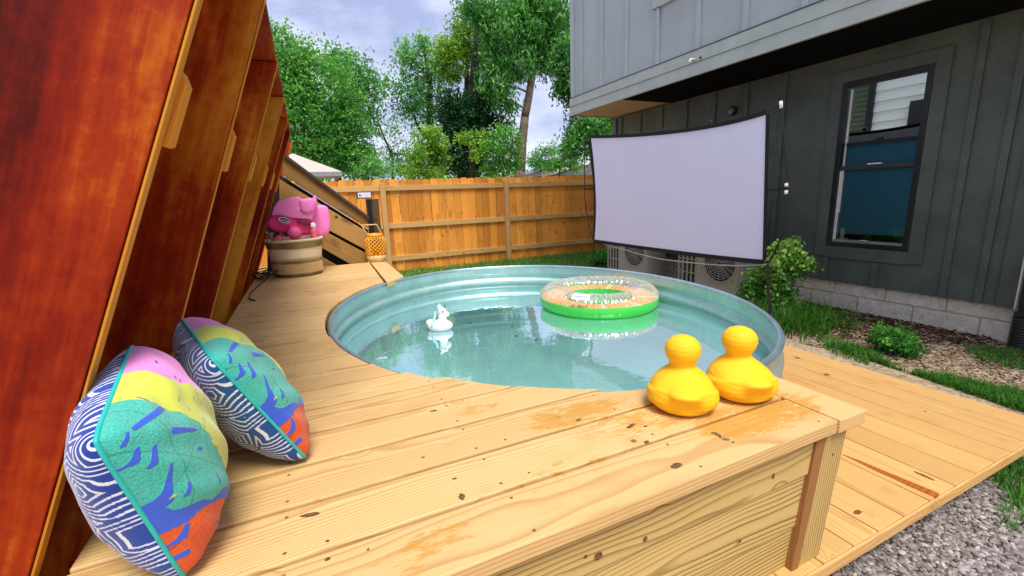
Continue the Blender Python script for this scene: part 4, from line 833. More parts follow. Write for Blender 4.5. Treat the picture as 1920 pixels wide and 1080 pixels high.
def blades(P, H, Wd, lean, bcb, segs=3):
    n = len(P); th = RNG.uniform(0, 2*PI, n); d = np.stack([np.cos(th), np.sin(th), np.zeros(n)], 1); s_ = np.stack([-np.sin(th), np.cos(th), np.zeros(n)], 1)
    H = np.broadcast_to(H, n)*RNG.uniform(.5, 1.25, n); le = lean*RNG.uniform(.3, 1.3, n); Vs = []
    for k in range(segs+1):
        t = k/segs; c = P+d*(H*le*t**2)[:, None]+np.array([0, 0, 1.])*(H*(t-.35*le*t*t))[:, None]; wd = (Wd*(1-t*.92))*np.ones((n, 1)); Vs += [c-s_*wd/2, c+s_*wd/2]
    V = np.stack(Vs, 1).reshape(-1, 3); m_ = 2*(segs+1); b = (np.arange(n)*m_)[:, None]; F_ = np.concatenate([b+np.array([[2*k, 2*k+1, 2*k+3, 2*k+2]]) for k in range(segs)])
    return V, F_, np.repeat(bcb, m_, 0)
def bcr(n, tone, sd_=.2): return np.stack([np.clip(tone+RNG.normal(0, sd_, n), 0, 1), RNG.random(n), RNG.random(n)], 1)
# strap-leaf clumps (liriope) by the bush
for (px, py, lab) in ((1530, 590, 'arching strap-leaf grass clump at the foot of the variegated bush, nearer the window'), (1478, 600, 'arching strap-leaf grass clump between the pool rim and the variegated bush')):
    c = at(px, py, 'z', GZ+.08); n_ = 260; P = np.array([c.x, c.y, GZ])+RNG.normal(size=(n_, 3))*np.array([.10, .12, 0]); V, F_, B = blades(P, .24, .011, 1.15, bcr(n_, .45), 4)
    tag(cards('grass_clump', V, F_, B, m_grass), lab, 'plant', 'strap-leaf clumps')
def region(poly, n):
    """random points inside a ground polygon given by photo pixels"""
    q = np.array([[*at(x_, y_, 'z', GZ)[:2]] for x_, y_ in poly]); lo, hi = q.min(0), q.max(0); out_ = []
    while sum(len(o) for o in out_) < n:
        p = RNG.uniform(lo, hi, (n*2, 2)); ins = np.zeros(len(p), bool); j = len(q)-1
        for i in range(len(q)):
            c1 = (q[i, 1] > p[:, 1]) != (q[j, 1] > p[:, 1]); xi = (q[j, 0]-q[i, 0])*(p[:, 1]-q[i, 1])/(q[j, 1]-q[i, 1]+1e-12)+q[i, 0]; ins ^= c1 & (p[:, 0] < xi); j = i
        out_.append(p[ins])
    p = np.concatenate(out_)[:n]; return np.column_stack([p, gz(p[:, 0], p[:, 1])])
Gp = [(region([(1540, 650), (1600, 650), (1700, 700), (1760, 705), (1920, 740), (2020, 800), (2080, 900), (1920, 775), (1700, 700)], 5200), .055), (region([(1490, 610), (1530, 610), (1620, 665), (1640, 690), (1560, 665)], 900), .05),
      (region([(1800, 650), (1920, 660), (2000, 690), (1920, 700), (1830, 675)], 1300), .05), (region([(1860, 900), (1920, 860), (2060, 900), (2000, 960), (1900, 960)], 1100), .06), (region([(1900, 600), (1960, 600), (2000, 660), (1905, 650)], 400), .07), (region([(1860, 960), (1960, 940), (1960, 1010), (1870, 1000)], 120), .05)]
fx = RNG.uniform(.5, 6.5, 20000); fy = 4.9+3.05*RNG.random(20000)**.7; Pf = np.column_stack([fx, fy, gz(fx, fy)]); Pf = Pf[(Pf[:, 0] < 4.6) | (Pf[:, 1] > 5.9)]
Pf = Pf[~((Pf[:, 0] < 2.1) & (Pf[:, 1] < 7.0) & (RNG.random(len(Pf)) < .85))]
Vs, Fs, Bs = [], [], []; nbv = 0
for P, hh in Gp+[(Pf, .10)]:
    V, F_, B = blades(P, hh, .006 if hh < .08 else .012, .8, bcr(len(P), .5, .22), 2); Vs.append(V); Fs.append(F_+nbv); Bs.append(B); nbv += len(V)
tag(cards('grass', np.concatenate(Vs), np.concatenate(Fs), np.concatenate(Bs), m_grass), 'patchy green lawn grass beside the platform and along the fence', 'grass', kind='stuff')
# mulch chips and straw
g = G('mulch_chips'); a_, b_, c_ = g.sep(g.attr('bc')); c = g.ramp(a_, [(0, (.035, .016, .008)), (.40, (.16, .08, .04)), (.6, (.46, .31, .19)), (1, (.80, .64, .46))]); g.set(c, .9, 0, .2); m_chip = g.m
def chips(P, L, W, T, tone):
    n = len(P); th = RNG.uniform(0, 2*PI, n); ti = RNG.normal(0, .25, n); l = L*RNG.uniform(.4, 1.4, n); w_ = W*RNG.uniform(.4, 1.3, n)
    d = np.stack([np.cos(th)*np.cos(ti), np.sin(th)*np.cos(ti), np.sin(ti)], 1)*l[:, None]/2; s_ = np.stack([-np.sin(th), np.cos(th), RNG.normal(0, .2, n)], 1)*w_[:, None]/2; u_ = np.array([0, 0, T])
    P = P+np.array([0, 0, .004])*RNG.uniform(.3, 3, (n, 1)); V = np.stack([P-d-s_*.6, P+d-s_, P+d*.8+s_, P-d+s_*.7, P-d-s_*.6+u_, P+d-s_+u_, P+d*.8+s_+u_, P-d+s_*.7+u_], 1).reshape(-1, 3)
    b = (np.arange(n)*8)[:, None]; F_ = np.concatenate([b+np.array([f]) for f in ((4, 5, 6, 7), (0, 1, 5, 4), (1, 2, 6, 5), (2, 3, 7, 6), (3, 0, 4, 7))]); return V, F_, np.repeat(bcr(n, tone, .25), 8, 0)
sets = [chips(region([(1500, 560), (1580, 575), (1870, 635), (1870, 650), (1600, 640), (1500, 620)], 3600), .038, .011, .004, .22), chips(region([(1490, 600), (1600, 600), (1920, 650), (2050, 720), (1920, 740), (1500, 645)], 3800), .034, .007, .003, .62), chips(region([(1760, 690), (1920, 700), (2000, 750), (1920, 765)], 900), .03, .006, .002, .8)]
nbv = 0; Vs, Fs, Bs = [], [], []
for V, F_, B in sets: Vs.append(V); Fs.append(F_+nbv); Bs.append(B); nbv += len(V)
tag(cards('mulch', np.concatenate(Vs), np.concatenate(Fs), np.concatenate(Bs), m_chip), 'brown bark mulch and straw covering the garden bed', 'mulch', kind='stuff')
# gravel
g = G('crushed_gravel'); a_, b_, c_ = g.sep(g.attr('bc')); c = g.ramp(a_, [(0, (.05, .045, .05)), (.5, (.24, .21, .21)), (1, (.50, .46, .46))]); c = g.mix(g.ma('MULTIPLY', b_, .3), c, (.33, .24, .18)); g.set(c, .85, 0, .3); m_grav = g.m
ico = bmesh.new(); bmesh.ops.create_icosphere(ico, subdivisions=1, radius=1); IV = np.array([v.co[:] for v in ico.verts]); IF = np.array([[v.index for v in f.verts] for f in ico.faces]); ico.free()
P = region([(1560, 1080), (1700, 985), (1800, 925), (1900, 850), (1960, 880), (2060, 1000), (2000, 1250), (1500, 1250)], 7500); n = len(P); S = RNG.uniform(.004, .0125, (n, 1, 1))*RNG.uniform(.6, 1.3, (n, 1, 3))*np.array([1.1, .9, .42])
J = IV[None]*(1+RNG.normal(0, .26, (n, len(IV), 1))); th = RNG.uniform(0, 2*PI, n); cs_, sn = np.cos(th)[:, None], np.sin(th)[:, None]; J = J*S; J = np.stack([J[..., 0]*cs_-J[..., 1]*sn, J[..., 0]*sn+J[..., 1]*cs_, J[..., 2]], 2)
V = (J+P[:, None]+np.array([0, 0, .004])).reshape(-1, 3); F_ = (IF[None]+(np.arange(n)*len(IV))[:, None, None]).reshape(-1, 3)
V[:, 2] += RNG.normal(0, .0015, len(V)); tag(cards('gravel', V, F_, np.repeat(bcr(n, .5, .25), len(IV), 0), m_grav), 'grey crushed stone gravel in front of the low platform', 'gravel', kind='stuff')
# boundary stones near AC etc. are left out; edge fill of the far deck corner: bare dirt

# ------------------------------------------------------------------ ducks
def duck(c, heading, label, s=1.0):
    e = empty('toy_duck', c, label, 'toy duck', 'yellow ducks on the deck corner'); mb = MB()
    prof = [(.001, 0), (.050, 0), (.064, .004), (.076, .013), (.083, .026), (.085, .040), (.0825, .054), (.078, .067), (.070, .079), (.059, .090), (.048, .099), (.038, .107), (.033, .114), (.0335, .121), (.037, .129), (.0435, .140), (.0465, .153), (.0455, .166), (.040, .178), (.030, .188), (.016, .194), (.001, .196)]
    import bisect
    P2 = []
    for i in range(len(prof)-1):
        for k in range(5): t = k/5; P2.append((prof[i][0]*(1-t)+prof[i+1][0]*t, prof[i][1]*(1-t)+prof[i+1][1]*t))
    P2.append(prof[-1])
    def fn(q, t):
        z = q.z; r = math.hypot(q.x, q.y); fwd = math.cos(t); body = max(0, min(1, (.10-z)/.03)); head = 1-body
        ex = 1+.10*abs(fwd)*body; tail = math.exp(-((((t-PI+PI) % (2*PI))-PI)/.30)**2) if False else math.exp(-((abs(((t+2*PI) % (2*PI))-PI))/.42)**4)
        lift = .017*tail*math.exp(-((z-.062)/.016)**2)-.006*tail*math.exp(-((z-.028)/.014)**2); wing = .0065*body*math.exp(-((abs(abs(((t+2*PI) % (2*PI))-PI)-1.25))/.62)**4)*(1/(1+math.exp((z-.066-.012*math.cos(abs(((t+2*PI) % (2*PI))-PI)*1.6))*900)))*(1/(1+math.exp(-(z-.022)*500)))
        a_ = abs(((t+2*PI) % (2*PI))-PI); gr = 0
        for z0, a0, a1 in ((.040+.030*(a_-.5), .5, 1.9), (.072-.016*math.cos((a_-.2)*1.3), .0, 1.5)): gr += .0007*math.exp(-((z-z0)/.0022)**2)*(a0 < a_ < a1)
        r2 = r*ex+(lift+wing-gr)*(r > .01); sh = -.006*body+.008*head
        return Vector((r2*math.cos(t)+sh, r2*math.sin(t), z+.006*tail*math.exp(-((z-.055)/.018)**2)))
    mb.lathe(P2, (0, 0, 0), 144, fn=fn)
    o = mb.build('body', m_yellow, smooth=True); o.parent = e
    mb = MB(); mb.ball((.055, 0, .146), (.016, .016, .006)); mb.ball((.053, 0, .140), (.013, .013, .005)); o = mb.build('beak', m_ocean, smooth=True); o.parent = e
    for sgn in (-1, 1):
        mb = MB(); mb.ball((.043, .021*sgn, .163), .0055); o = mb.build('eye', m_blackgloss, smooth=True); o.parent = e
    e.rotation_euler = (0, 0, heading); e.scale = (s, s, s)
    return e
duck((.874, .835, DZ), math.radians(52), 'yellow rubber duck sitting left of its twin, its tail toward the camera', 1.0)
duck((1.066, .811, DZ), math.radians(70), 'yellow rubber duck on the right, nearest the deck corner board and pool rim', 1.0)

# unicorn
uc = at(826, 618, 'z', WZ); un = empty('unicorn_float', (uc.x, uc.y, WZ), 'small white unicorn bath toy floating in the left of the pool', 'toy unicorn'); k = 1.15
mb = MB(); rz = Matrix.Rotation(math.radians(-30), 3, 'Z')
def U_(x_, y_, z_): return Vector((uc.x, uc.y, WZ))+rz @ Vector((x_, y_, z_))*k
mb.ball(U_(0, 0, .022), (.066*k, .052*k, .032*k), rz, 28, 16); mb.tube([U_(.012, 0, .03), U_(.014, 0, .06), U_(.010, 0, .09)], [.032*k, .022*k, .018*k], 16); mb.ball(U_(.012, 0, .10), (.025*k, .021*k, .024*k), rz); mb.ball(U_(.034, 0, .085), (.022*k, .014*k, .014*k), rz @ Matrix.Rotation(.6, 3, 'Y'))
mb.ball(U_(0, .017, .125), (.006*k, .005*k, .012*k)); mb.ball(U_(0, -.017, .125), (.006*k, .005*k, .012*k)); mb.ball(U_(-.05, 0, .04), (.025*k, .02*k, .016*k))
m_uni = plain('white_vinyl', (.85, .83, .86), .35, var=.03)
mb.build('body', m_uni, un, smooth=True, remesh=.0035)
mb = MB(); mb.tube([U_(.026, 0, .118), U_(.04, 0, .148)], [.006*k, .001], 10); mb.build('horn', plain('grey_horn', (.25, .27, .3), .4), un, smooth=True)
mb = MB(); mb.tube([U_(-.02, -.0, .098), U_(-.022, -.012, .07), U_(-.03, -.035, .045), U_(-.032, -.05, .025)], [.006, .008, .007, .004], 10); mb.build('mane', plain('pale_blue_mane', (.35, .6, .65), .5), un, smooth=True)
for s_ in (-1, 1): mb = MB(); mb.ball(U_(.024, s_*.0195, .102), .0035*k); mb.build('eye', m_blackgloss, un, smooth=True)

# ------------------------------------------------------------------ pool ring
RC = Vector((1.775, 2.475, WZ+.062)); RR, rm = .310, .092
fl = empty('pool_ring', (RC.x, RC.y, WZ), 'inflatable pool ring with green underside, orange slice print and clear top', 'pool float')
def torus(mb, a0, a1, na, nbg, rmin, wr=0, sq=.92):
    vs = []; fs = []
    for j in range(na+1):
        a = a0+(a1-a0)*j/na
        for i in range(nbg):
            t = 2*PI*i/nbg; w_ = wr*(math.sin(t*46+2*math.sin(t*5))*.5+.5*math.sin(t*83))*max(0, math.sin(a*1))**.5 if wr and math.sin(a) > 0 else 0
            if math.sin(a) <= 0: w_ = -.0025*max(0, math.cos(t*20))**12
            r = rmin*(1+w_/.075); R = RR+r*math.cos(a); vs.append(RC+Vector((R*math.cos(t), R*math.sin(t), r*math.sin(a)*sq)))
    fs = [(j*nbg+i, j*nbg+(i+1) % nbg, (j+1)*nbg+(i+1) % nbg, (j+1)*nbg+i) for j in range(na) for i in range(nbg)]; mb.add(vs, fs)
g = G('lime_green_vinyl'); p = g.geo(); c = g.mix(g.noise(p, 9, 3), (.05, .66, .06), (.10, .78, .10)); g.set(c, .25, 0, .5, Transmission_Weight=.1); m_gr = g.m
mb = MB(); torus(mb, -PI*1.02, PI*.06, 16, 200, rm); mb.build('green_underside', m_gr, fl, smooth=True)
g = G('orange_slice_print'); p = g.vm('SUBTRACT', g.geo(), tuple(RC)).outputs[0]; x_, y_, z_ = g.sep(p); an = g.ma('ARCTAN2', y_, x_); n_ = g.noise(g.comb(g.ma('MULTIPLY', an, 12), g.ma('SQRT', g.ma('ADD', g.ma('MULTIPLY', x_, x_), g.ma('MULTIPLY', y_, y_))), 0), 3.2, 4, .6)
seg = g.ma('ABSOLUTE', g.ma('SUBTRACT', g.ma('FRACT', g.ma('MULTIPLY', an, 9/(2*PI))), .5)); c = g.ramp(n_, [(.3, (.85, .30, .03)), (.6, (.95, .50, .12)), (.8, (.95, .75, .5))]); c = g.mix(g.ramp(seg, [(.44, 0), (.47, 1)]), c, (.85, .8, .5)); g.set(c, .35); 
mb = MB(); nb2 = 120; vs = []; rad = [RR-rm*.92, RR-.03, RR+.03, RR+rm*.97]
for r_ in rad: vs += [RC+Vector((r_*math.cos(2*PI*i/nb2), r_*math.sin(2*PI*i/nb2), .003+.004*math.sin(i*1.9))) for i in range(nb2)]
mb.add(vs, [(j*nb2+i, j*nb2+(i+1) % nb2, (j+1)*nb2+(i+1) % nb2, (j+1)*nb2+i) for j in range(3) for i in range(nb2)]); mb.build('printed_layer', g.m, fl)
g = G('clear_vinyl'); gl = g.n('ShaderNodeBsdfGlossy'); gl.inputs['Roughness'].default_value = .08; tr = g.n('ShaderNodeBsdfTransparent'); tr.inputs[0].default_value = (.93, .97, .95, 1); lw = g.n('ShaderNodeLayerWeight'); lw.inputs[0].default_value = .45
df = g.n('ShaderNodeBsdfDiffuse'); df.inputs[0].default_value = (.8, .85, .85, 1); m0 = g.n('ShaderNodeMixShader'); m0.inputs[0].default_value = .45; g.t.links.new(gl.outputs[0], m0.inputs[1]); g.t.links.new(df.outputs[0], m0.inputs[2])
p = g.vm('SUBTRACT', g.geo(), tuple(RC)).outputs[0]; x_, y_, z_ = g.sep(p); an = g.ma('ARCTAN2', y_, x_); wr_ = g.noise(g.comb(g.ma('MULTIPLY', an, 26), g.ma('MULTIPLY', z_, 14), 0), 2, 3, .6)
f_ = g.ma('ADD', g.ma('MULTIPLY', lw.outputs['Facing'], .55), g.ma('MULTIPLY', g.ramp(wr_, [(.48, 0), (.62, 1)]), .62)); m1 = g.n('ShaderNodeMixShader'); g.put(f_, m1.inputs[0]); g.t.links.new(tr.outputs[0], m1.inputs[1]); g.t.links.new(m0.outputs[0], m1.inputs[2]); g.t.links.new(m1.outputs[0], g.out.inputs[0])
mb = MB(); torus(mb, PI*.05, PI*.98, 18, 480, rm, .0035); mb.build('clear_top', g.m, fl, smooth=True)
lc = at(1086, 562, 'z', WZ+.125); mb = MB(); dr = (lc-RC); dr.z = 0; dr.normalize(); td = Vector((-dr.y, dr.x, 0)); 
a0 = math.atan2(dr.y, dr.x); vs = []
for j in range(3):
    a = .75+.3*j
    for i in range(9):
        t = a0-.16+.04*i; r = rm+.003; R = RR+r*math.cos(a); vs.append(RC+Vector((R*math.cos(t), R*math.sin(t), r*math.sin(a)*.92)))
mb.add(vs, [(j*9+i, j*9+i+1, (j+1)*9+i+1, (j+1)*9+i) for j in range(2) for i in range(8)]); lb = mb.build('label_patch', plain('white_label', (.82, .84, .9), .5), fl)
vs2 = []
for j in range(2):
    a = .98+.14*j
    for i in range(7): t = a0-.12+.04*i; r = rm+.0042; R = RR+r*math.cos(a); vs2.append(RC+Vector((R*math.cos(t), R*math.sin(t), r*math.sin(a)*.92)))
mb = MB(); mb.add(vs2, [(i, i+1, 8+i, 7+i) for i in range(6)]); mb.build('label_print', plain('faded_blue_print', (.4, .42, .66), .5), lb)

# ------------------------------------------------------------------ barrel planter and what it holds
PB = Vector((-.105, 4.04, DZ)); pb = empty('barrel_planter', PB, 'beige half-barrel planter with dark brass bands holding pink pool toys', 'planter')
def pr_(t): return .163+.045*t+.006*math.sin(PI*t)
H_ = .285; mb = MB(); pf = [(pr_(i/16), H_*i/16) for i in range(17)]+[(pr_(1)+.008, H_), (pr_(1)+.008, H_+.014), (pr_(1)-.014, H_+.014), (pr_(1)-.016, .03), (.001, .03)]
mb.lathe([(.001, 0)]+pf, PB, 64, fn=lambda q, t: q*(1-.006*(abs(math.sin(t*10)) < .06)) if q.z < H_ else q); mb.build('staves', plain('beige_resin_barrel', (.84, .73, .50), .6, var=.08), pb, smooth=True)
m_band = plain('dark_brass_band', (.26, .20, .09), .35, .35, .35, 12)
for t0, t1 in ((.80, .97), (.33, .47), (.0, .12)):
    mb = MB(); mb.lathe([(pr_(t0)+.001, H_*t0), (pr_(t0)+.007, H_*t0+.003), (pr_(t1)+.007, H_*t1-.003), (pr_(t1)+.001, H_*t1)], PB, 64); mb.build('band', m_band, pb, smooth=False)
mb = MB(); mb.lathe([(.001, .2), (.19, .2)], PB, 40); mb.build('inner_fill', m_ac2, pb)
m_pink = plain('pink_vinyl', (.95, .13, .33), .45, var=.08, scale=8); m_hot = plain('hot_pink_vinyl', (.98, .04, .26), .4, var=.1, scale=8); m_lpink = plain('light_pink_foam', (1.0, .24, .62), .55, var=.06)
YP = PB.y
def PP(px, py, dy=0): return at(px, py, 'y', YP+dy)
def pillowpoly(name, pts, dy, th, mat, parent, sub=2):
    mb = MB(); f = [PP(x_, y_, dy) for x_, y_ in pts]; n_ = len(f); c = sum(f, Vector())/n_; off = Vector((0, th, 0))
    ins = [p.lerp(c, .16)-off*.32 for p in f]; insb = [p.lerp(c, .16)+off*1.32 for p in f]
    vs = f+[p+off for p in f]+ins+insb+[c-off*.4, c+off*1.4]; fs = []
    for i in range(n_):
        j = (i+1) % n_; fs += [(i, j, n_+j, n_+i), (j, i, 2*n_+i, 2*n_+j), (n_+i, n_+j, 3*n_+j, 3*n_+i), (2*n_+j, 2*n_+i, 4*n_), (3*n_+i, 3*n_+j, 4*n_+1)]
    mb.add(vs, fs); return mb.build(name, mat, parent, smooth=True, sub=sub)
bd = empty('kickboard', PP(605, 440, .08), 'light pink rounded foam board standing at the right of the barrel planter', 'kickboard')
pillowpoly('board', [(586, 384), (612, 383), (618, 392), (621, 434), (615, 441), (588, 444), (575, 440), (576, 390)], .06, .03, m_lpink, bd, 1)
bagp = empty('float_bag', PP(550, 440, -.02), 'pink slumped vinyl bag with dark oval badge heaped on top of the planter', 'bag')
def slab(name, pts, dy, th, mat, parent, bev=.018):
    mb = MB(); mb.prism([PP(x_, y_, dy) for x_, y_ in pts], (0, th, 0), (1, 0, 0), (0, 0, 1)); o = mb.build(name, mat, parent, bevel=bev, smooth=True); o.modifiers[-1].segments = 4; return o
slab('upper_flap', [(508, 404), (513, 388), (520, 377), (536, 372), (558, 368), (566, 373), (576, 377), (586, 372), (591, 364), (595, 378), (592, 392), (588, 402), (585, 413), (565, 411), (545, 409), (525, 405)], -.07, .12, m_lpink, bagp)
slab('shoulder', [(560, 374), (586, 370), (592, 380), (590, 396), (575, 402), (562, 396)], -.09, .12, m_lpink, bagp, .025)
slab('lower_body', [(504, 409), (512, 399), (530, 403), (556, 409), (584, 412), (588, 424), (583, 440), (545, 441), (515, 433), (500, 424)], -.05, .12, m_hot, bagp, .022)
slab('shadow_pocket', [(556, 413), (582, 412), (584, 420), (574, 423), (560, 420)], -.075, .03, plain('deep_red_flap_shade', (.25, .01, .05), .6), bagp, .004)  # dark red slab paints the shadow below the flap
bc_ = PP(533, 413, -.125); mb = MB(); bb = [Vector((math.cos(t)*.040, 0, math.sin(t)*.019)) for t in [2*PI*i/28 for i in range(28)]]; rb_ = Matrix.Rotation(math.radians(20), 3, 'Y')
mb.prism([bc_+rb_ @ v for v in bb], (0, .05, 0), (1, 0, 0), (0, 0, 1)); bo = mb.build('badge', plain('navy_badge', (.02, .06, .12), .4), bagp)
mb = MB(); mb.tube([bc_+rb_ @ (v*.98)+Vector((0, -.002, 0)) for v in bb+[bb[0]]], .002, 6, False); mb.build('badge_rim', m_white, bo)
def text(s, loc, size, mat, parent, rot, name='lettering'):
    cu = bpy.data.curves.new(name, 'FONT'); cu.body = s; cu.size = size; cu.extrude = .0004; cu.align_x = 'CENTER'; cu.align_y = 'CENTER'
    to = bpy.data.objects.new('tmp', cu); COL.objects.link(to); dg = bpy.context.evaluated_depsgraph_get(); me = bpy.data.meshes.new_from_object(to.evaluated_get(dg)); COL.objects.unlink(to); bpy.data.objects.remove(to)
    me.materials.clear(); me.materials.append(mat); o = bpy.data.objects.new(name, me); COL.objects.link(o); o.location = loc; o.rotation_euler = rot
    if parent: bpy.context.view_layer.update(); o.parent = parent; o.matrix_parent_inverse = parent.matrix_world.inverted()
    return o
text('Coleman', bc_+Vector((0, -.004, 0)), .021, m_white, bo, (PI/2, math.radians(20), 0))
text('XA', PP(558, 391, -.125), .028, plain('pale_pink_ink', (.95, .6, .8), .5), bagp, (PI/2, math.radians(-8), 0))
bpk = PP(552, 437, -.08); mb = MB(); mb.ball(bpk+Vector((0, 0, .0)), .054, None, 32, 20); tag(mb.build('beach_ball', m_pink, smooth=True), 'larger round pink ball resting in front of the bag on the planter', 'ball', 'pink balls in the planter')
mb = MB(); mb.ball(PP(523, 449, -.08), .032, None, 28, 16); tag(mb.build('beach_ball', m_pink, smooth=True), 'smaller pink ball half sunk at the left of the planter rim', 'ball', 'pink balls in the planter')
bt = PP(590, 446, -.10); be = empty('spray_bottle', bt, 'pink sunscreen bottle with clear white cap standing on the planter', 'bottle')
mb = MB(); mb.lathe([(.001, -.06), (.024, -.06), (.025, -.055), (.025, .062), (.020, .072), (.001, .074)], bt, 28); mb.build('bottle', plain('coral_pink_plastic', (.85, .12, .20), .3), be, smooth=True)
mb = MB(); mb.lathe([(.012, .073), (.019, .078), (.022, .095), (.017, .118), (.001, .125)], bt, 20); mb.build('cap', plain('pinkish_white_cap', (.85, .7, .76), .3), be, smooth=True)
mb = MB(); gp = PP(505, 440, -.02)
for i in range(9): mb.ball(gp+Vector((random.uniform(-.02, .03), random.uniform(-.02, .02), random.uniform(-.06, .04))), random.uniform(.008, .017), None, 10, 6)
tag(mb.build('shell_garland', plain('mottled_cream_brown', (.34, .24, .14), .6, var=.9, scale=60)), 'mottled cream and brown knotted cord tucked at the left edge of the planter', 'cord')
# black cable tangle
mb = MB(); pts = []
for i in range(120):
    t = i/119; a_ = t*2*PI*6.5; r_ = .07+.035*math.sin(t*23); pts.append(Vector((-.335+r_*1.0*math.cos(a_)+.02*math.sin(t*9), 4.02+.20*math.sin(a_)*(.6+.4*math.sin(t*7)), DZ+.012+.05*abs(math.sin(t*31))*(1-t*.3))))
end = [at(497, 525, 'z', DZ+.006), at(480, 540, 'z', DZ+.006), at(470, 550, 'z', DZ+.006), at(468, 560, 'z', DZ+.006), at(478, 563, 'z', DZ+.006)]
def cr(pts, k=6):
    o_ = []
    for i in range(len(pts)-1):
        p0, p1, p2, p3 = pts[max(i-1, 0)], pts[i], pts[i+1], pts[min(i+2, len(pts)-1)]
        for j in range(k): t = j/k; o_.append(.5*((2*p1)+(-p0+p2)*t+(2*p0-5*p1+4*p2-p3)*t*t+(-p0+3*p1-3*p2+p3)*t**3))
    return o_+[pts[-1]]
mb.tube(cr(pts+[at(505, 518, 'z', DZ+.006)]+end, 4), .0042, 6); tag(mb.build('power_cable', m_blackgloss, smooth=True), 'tangled black cable heaped beside the planter and trailing across the deck', 'cable')

# ------------------------------------------------------------------ lantern
LP = Vector((.578, 4.405, DZ)); ln = empty('woven_lantern', LP, 'yellow-orange woven bamboo lantern with pale base and tall loop handle on the deck end', 'lantern')
R_ = .092; mb = MB(); mb.lathe([(.001, 0), (.070, 0), (.086, .012), (.093, .035), (.092, .068), (.080, .068), (.001, .066)], LP, 40); mb.build('base', plain('pale_bamboo', (.72, .52, .22), .5), ln, smooth=True)
m_bam = plain('orange_bamboo', (.86, .38, .02), .5, var=.15)
def lr(t): return .092+.006*math.sin(PI*t)-(.030*max(0, (t-.75)/.25)**2)
mb = MB()
for s_ in (-1, 1):
    for k in range(16):
        mb.tube([LP+Vector((lr(t)*math.cos(2*PI*k/16+s_*t*1.9), lr(t)*math.sin(2*PI*k/16+s_*t*1.9), .068+.17*t)) for t in [i/14 for i in range(15)]], .0048, 5)
mb.build('lattice', m_bam, ln, smooth=True)
mb = MB(); mb.lathe([(.060, .232), (.068, .232), (.070, .262), (.060, .268), (.056, .262), (.055, .234)], LP, 36, close=True); mb.build('collar', m_bam, ln, smooth=True)
mb = MB(); mb.lathe([(.001, .07), (.035, .07), (.035, .13), (.001, .13)], LP, 24); mb.build('candle', plain('brown_candle', (.2, .08, .02), .6), ln, smooth=True)
mb = MB(); hpts = [LP+Vector(v) for v in ((.062, 0, .25), (.058, -.005, .27), (.030, -.01, .345), (.022, -.01, .352), (-.10, -.02, .352), (-.108, -.02, .345), (-.062, -.0, .255), (-.06, 0, .24))]
mb.tube(hpts, .006, 8); mb.build('handle', plain('tan_handle', (.72, .48, .22), .5), ln, smooth=True)

# ------------------------------------------------------------------ pillows
#PILLOWS#
PILLOW_POLYS = [('pink', [(1.1, .62), (.98, .60), (.93, .53), (.86, .54), (.78, .62), (.68, .70), (.56, .80), (.5, 1.1), (1.1, 1.1)]),
    ('blue', [(-.1, -.1), (.62, -.1), (.5, .05), (.38, .09), (.30, .20), (.25, .36), (.20, .50), (.12, .62), (-.1, .7)]),
    ('aqua', [(1.1, .30), (.97, .29), (.90, .28), (.81, .30), (.69, .32), (.54, .32), (.38, .37), (.25, .42), (.235, .36), (.28, .23), (.33, .13), (.40, .06), (.46, .015), (.50, .0), (.535, .03), (.56, -.02), (1.1, -.1)]),
    ('orange', [(-.1, -.1), (.33, -.1), (.345, .01), (.335, .07), (.31, .12), (.26, .18), (.20, .24), (.16, .29), (.12, .38), (.05, .45), (-.1, .5)])]
SLOTS = [(.945, .08, .90, .27, .010, .016), (.80, .18, .70, .27, .020, .008), (.955, .05, .925, .02, .006, .010), (.865, .035, .82, .010, .009, .012), (.815, .075, .755, .028, .010, .014), (.69, .065, .54, .004, .006, .014), (.61, .225, .60, .235, .012, .012), (.535, .075, .49, .045, .006, .012),
    (.325, .02, .25, .005, .006, .008), (.165, .13, .10, .18, .005, .009), (.165, .005, .14, .005, .008, .008), (.10, .18, .09, .19, .006, .006), (.42, .22, .36, .20, .004, .008)]

def pillow_grid(C, B, D, A, T, N, side):
    C, B, D, A = [np.array(x, float) for x in (C, B, D, A)]
    t = np.linspace(0, 1, N); t = .5-.5*np.cos(np.pi*t); u, v = np.meshgrid(t, t, indexing='ij'); uu = 2*u-1; vv = 2*v-1
    cu = uu*(1-.045*vv**8-.02*(1-vv**2))*1.035; cv = vv*(1-.045*uu**8-.02*(1-uu**2))*1.035; U = ((cu+1)/2)[..., None]; V = ((cv+1)/2)[..., None]
    P = C*(1-U)*(1-V)+B*U*(1-V)+D*(1-U)*V+A*U*V; n = np.cross(D-C, B-C); n /= np.linalg.norm(n)
    if n[0] < 0: n = -n
    h = T*((1-uu**2)*(1-vv**2)).clip(0)**.37; h = h*(1+.03*np.sin(5*u+3*v)+.02*np.sin(11*v-4*u))
    h = h+((1-uu**2)*(1-vv**2)).clip(0)**.5*(.010 if side > 0 else .004)/.010*(.010*np.sin(26*u+8*np.sin(4*v))*np.exp(-((1-np.abs(vv))/.2))+.010*np.sin(26*v+8*np.sin(4*u))*np.exp(-((1-np.abs(uu))/.2))+.004*np.sin(13*u+17*v))
    P = P+side*h[..., None]*n; P[..., 2] = np.maximum(P[..., 2], -.578)
    return u, v, P, n
def inpoly(x, y, pl):
    ins = np.zeros(x.shape, bool); j = len(pl)-1
    for i in range(len(pl)):
        c1 = (pl[i][1] > y) != (pl[j][1] > y); xi = (pl[j][0]-pl[i][0])*(y-pl[i][1])/(pl[j][1]-pl[i][1]+1e-12)+pl[i][0]; ins ^= c1 & (x < xi); j = i
    return ins
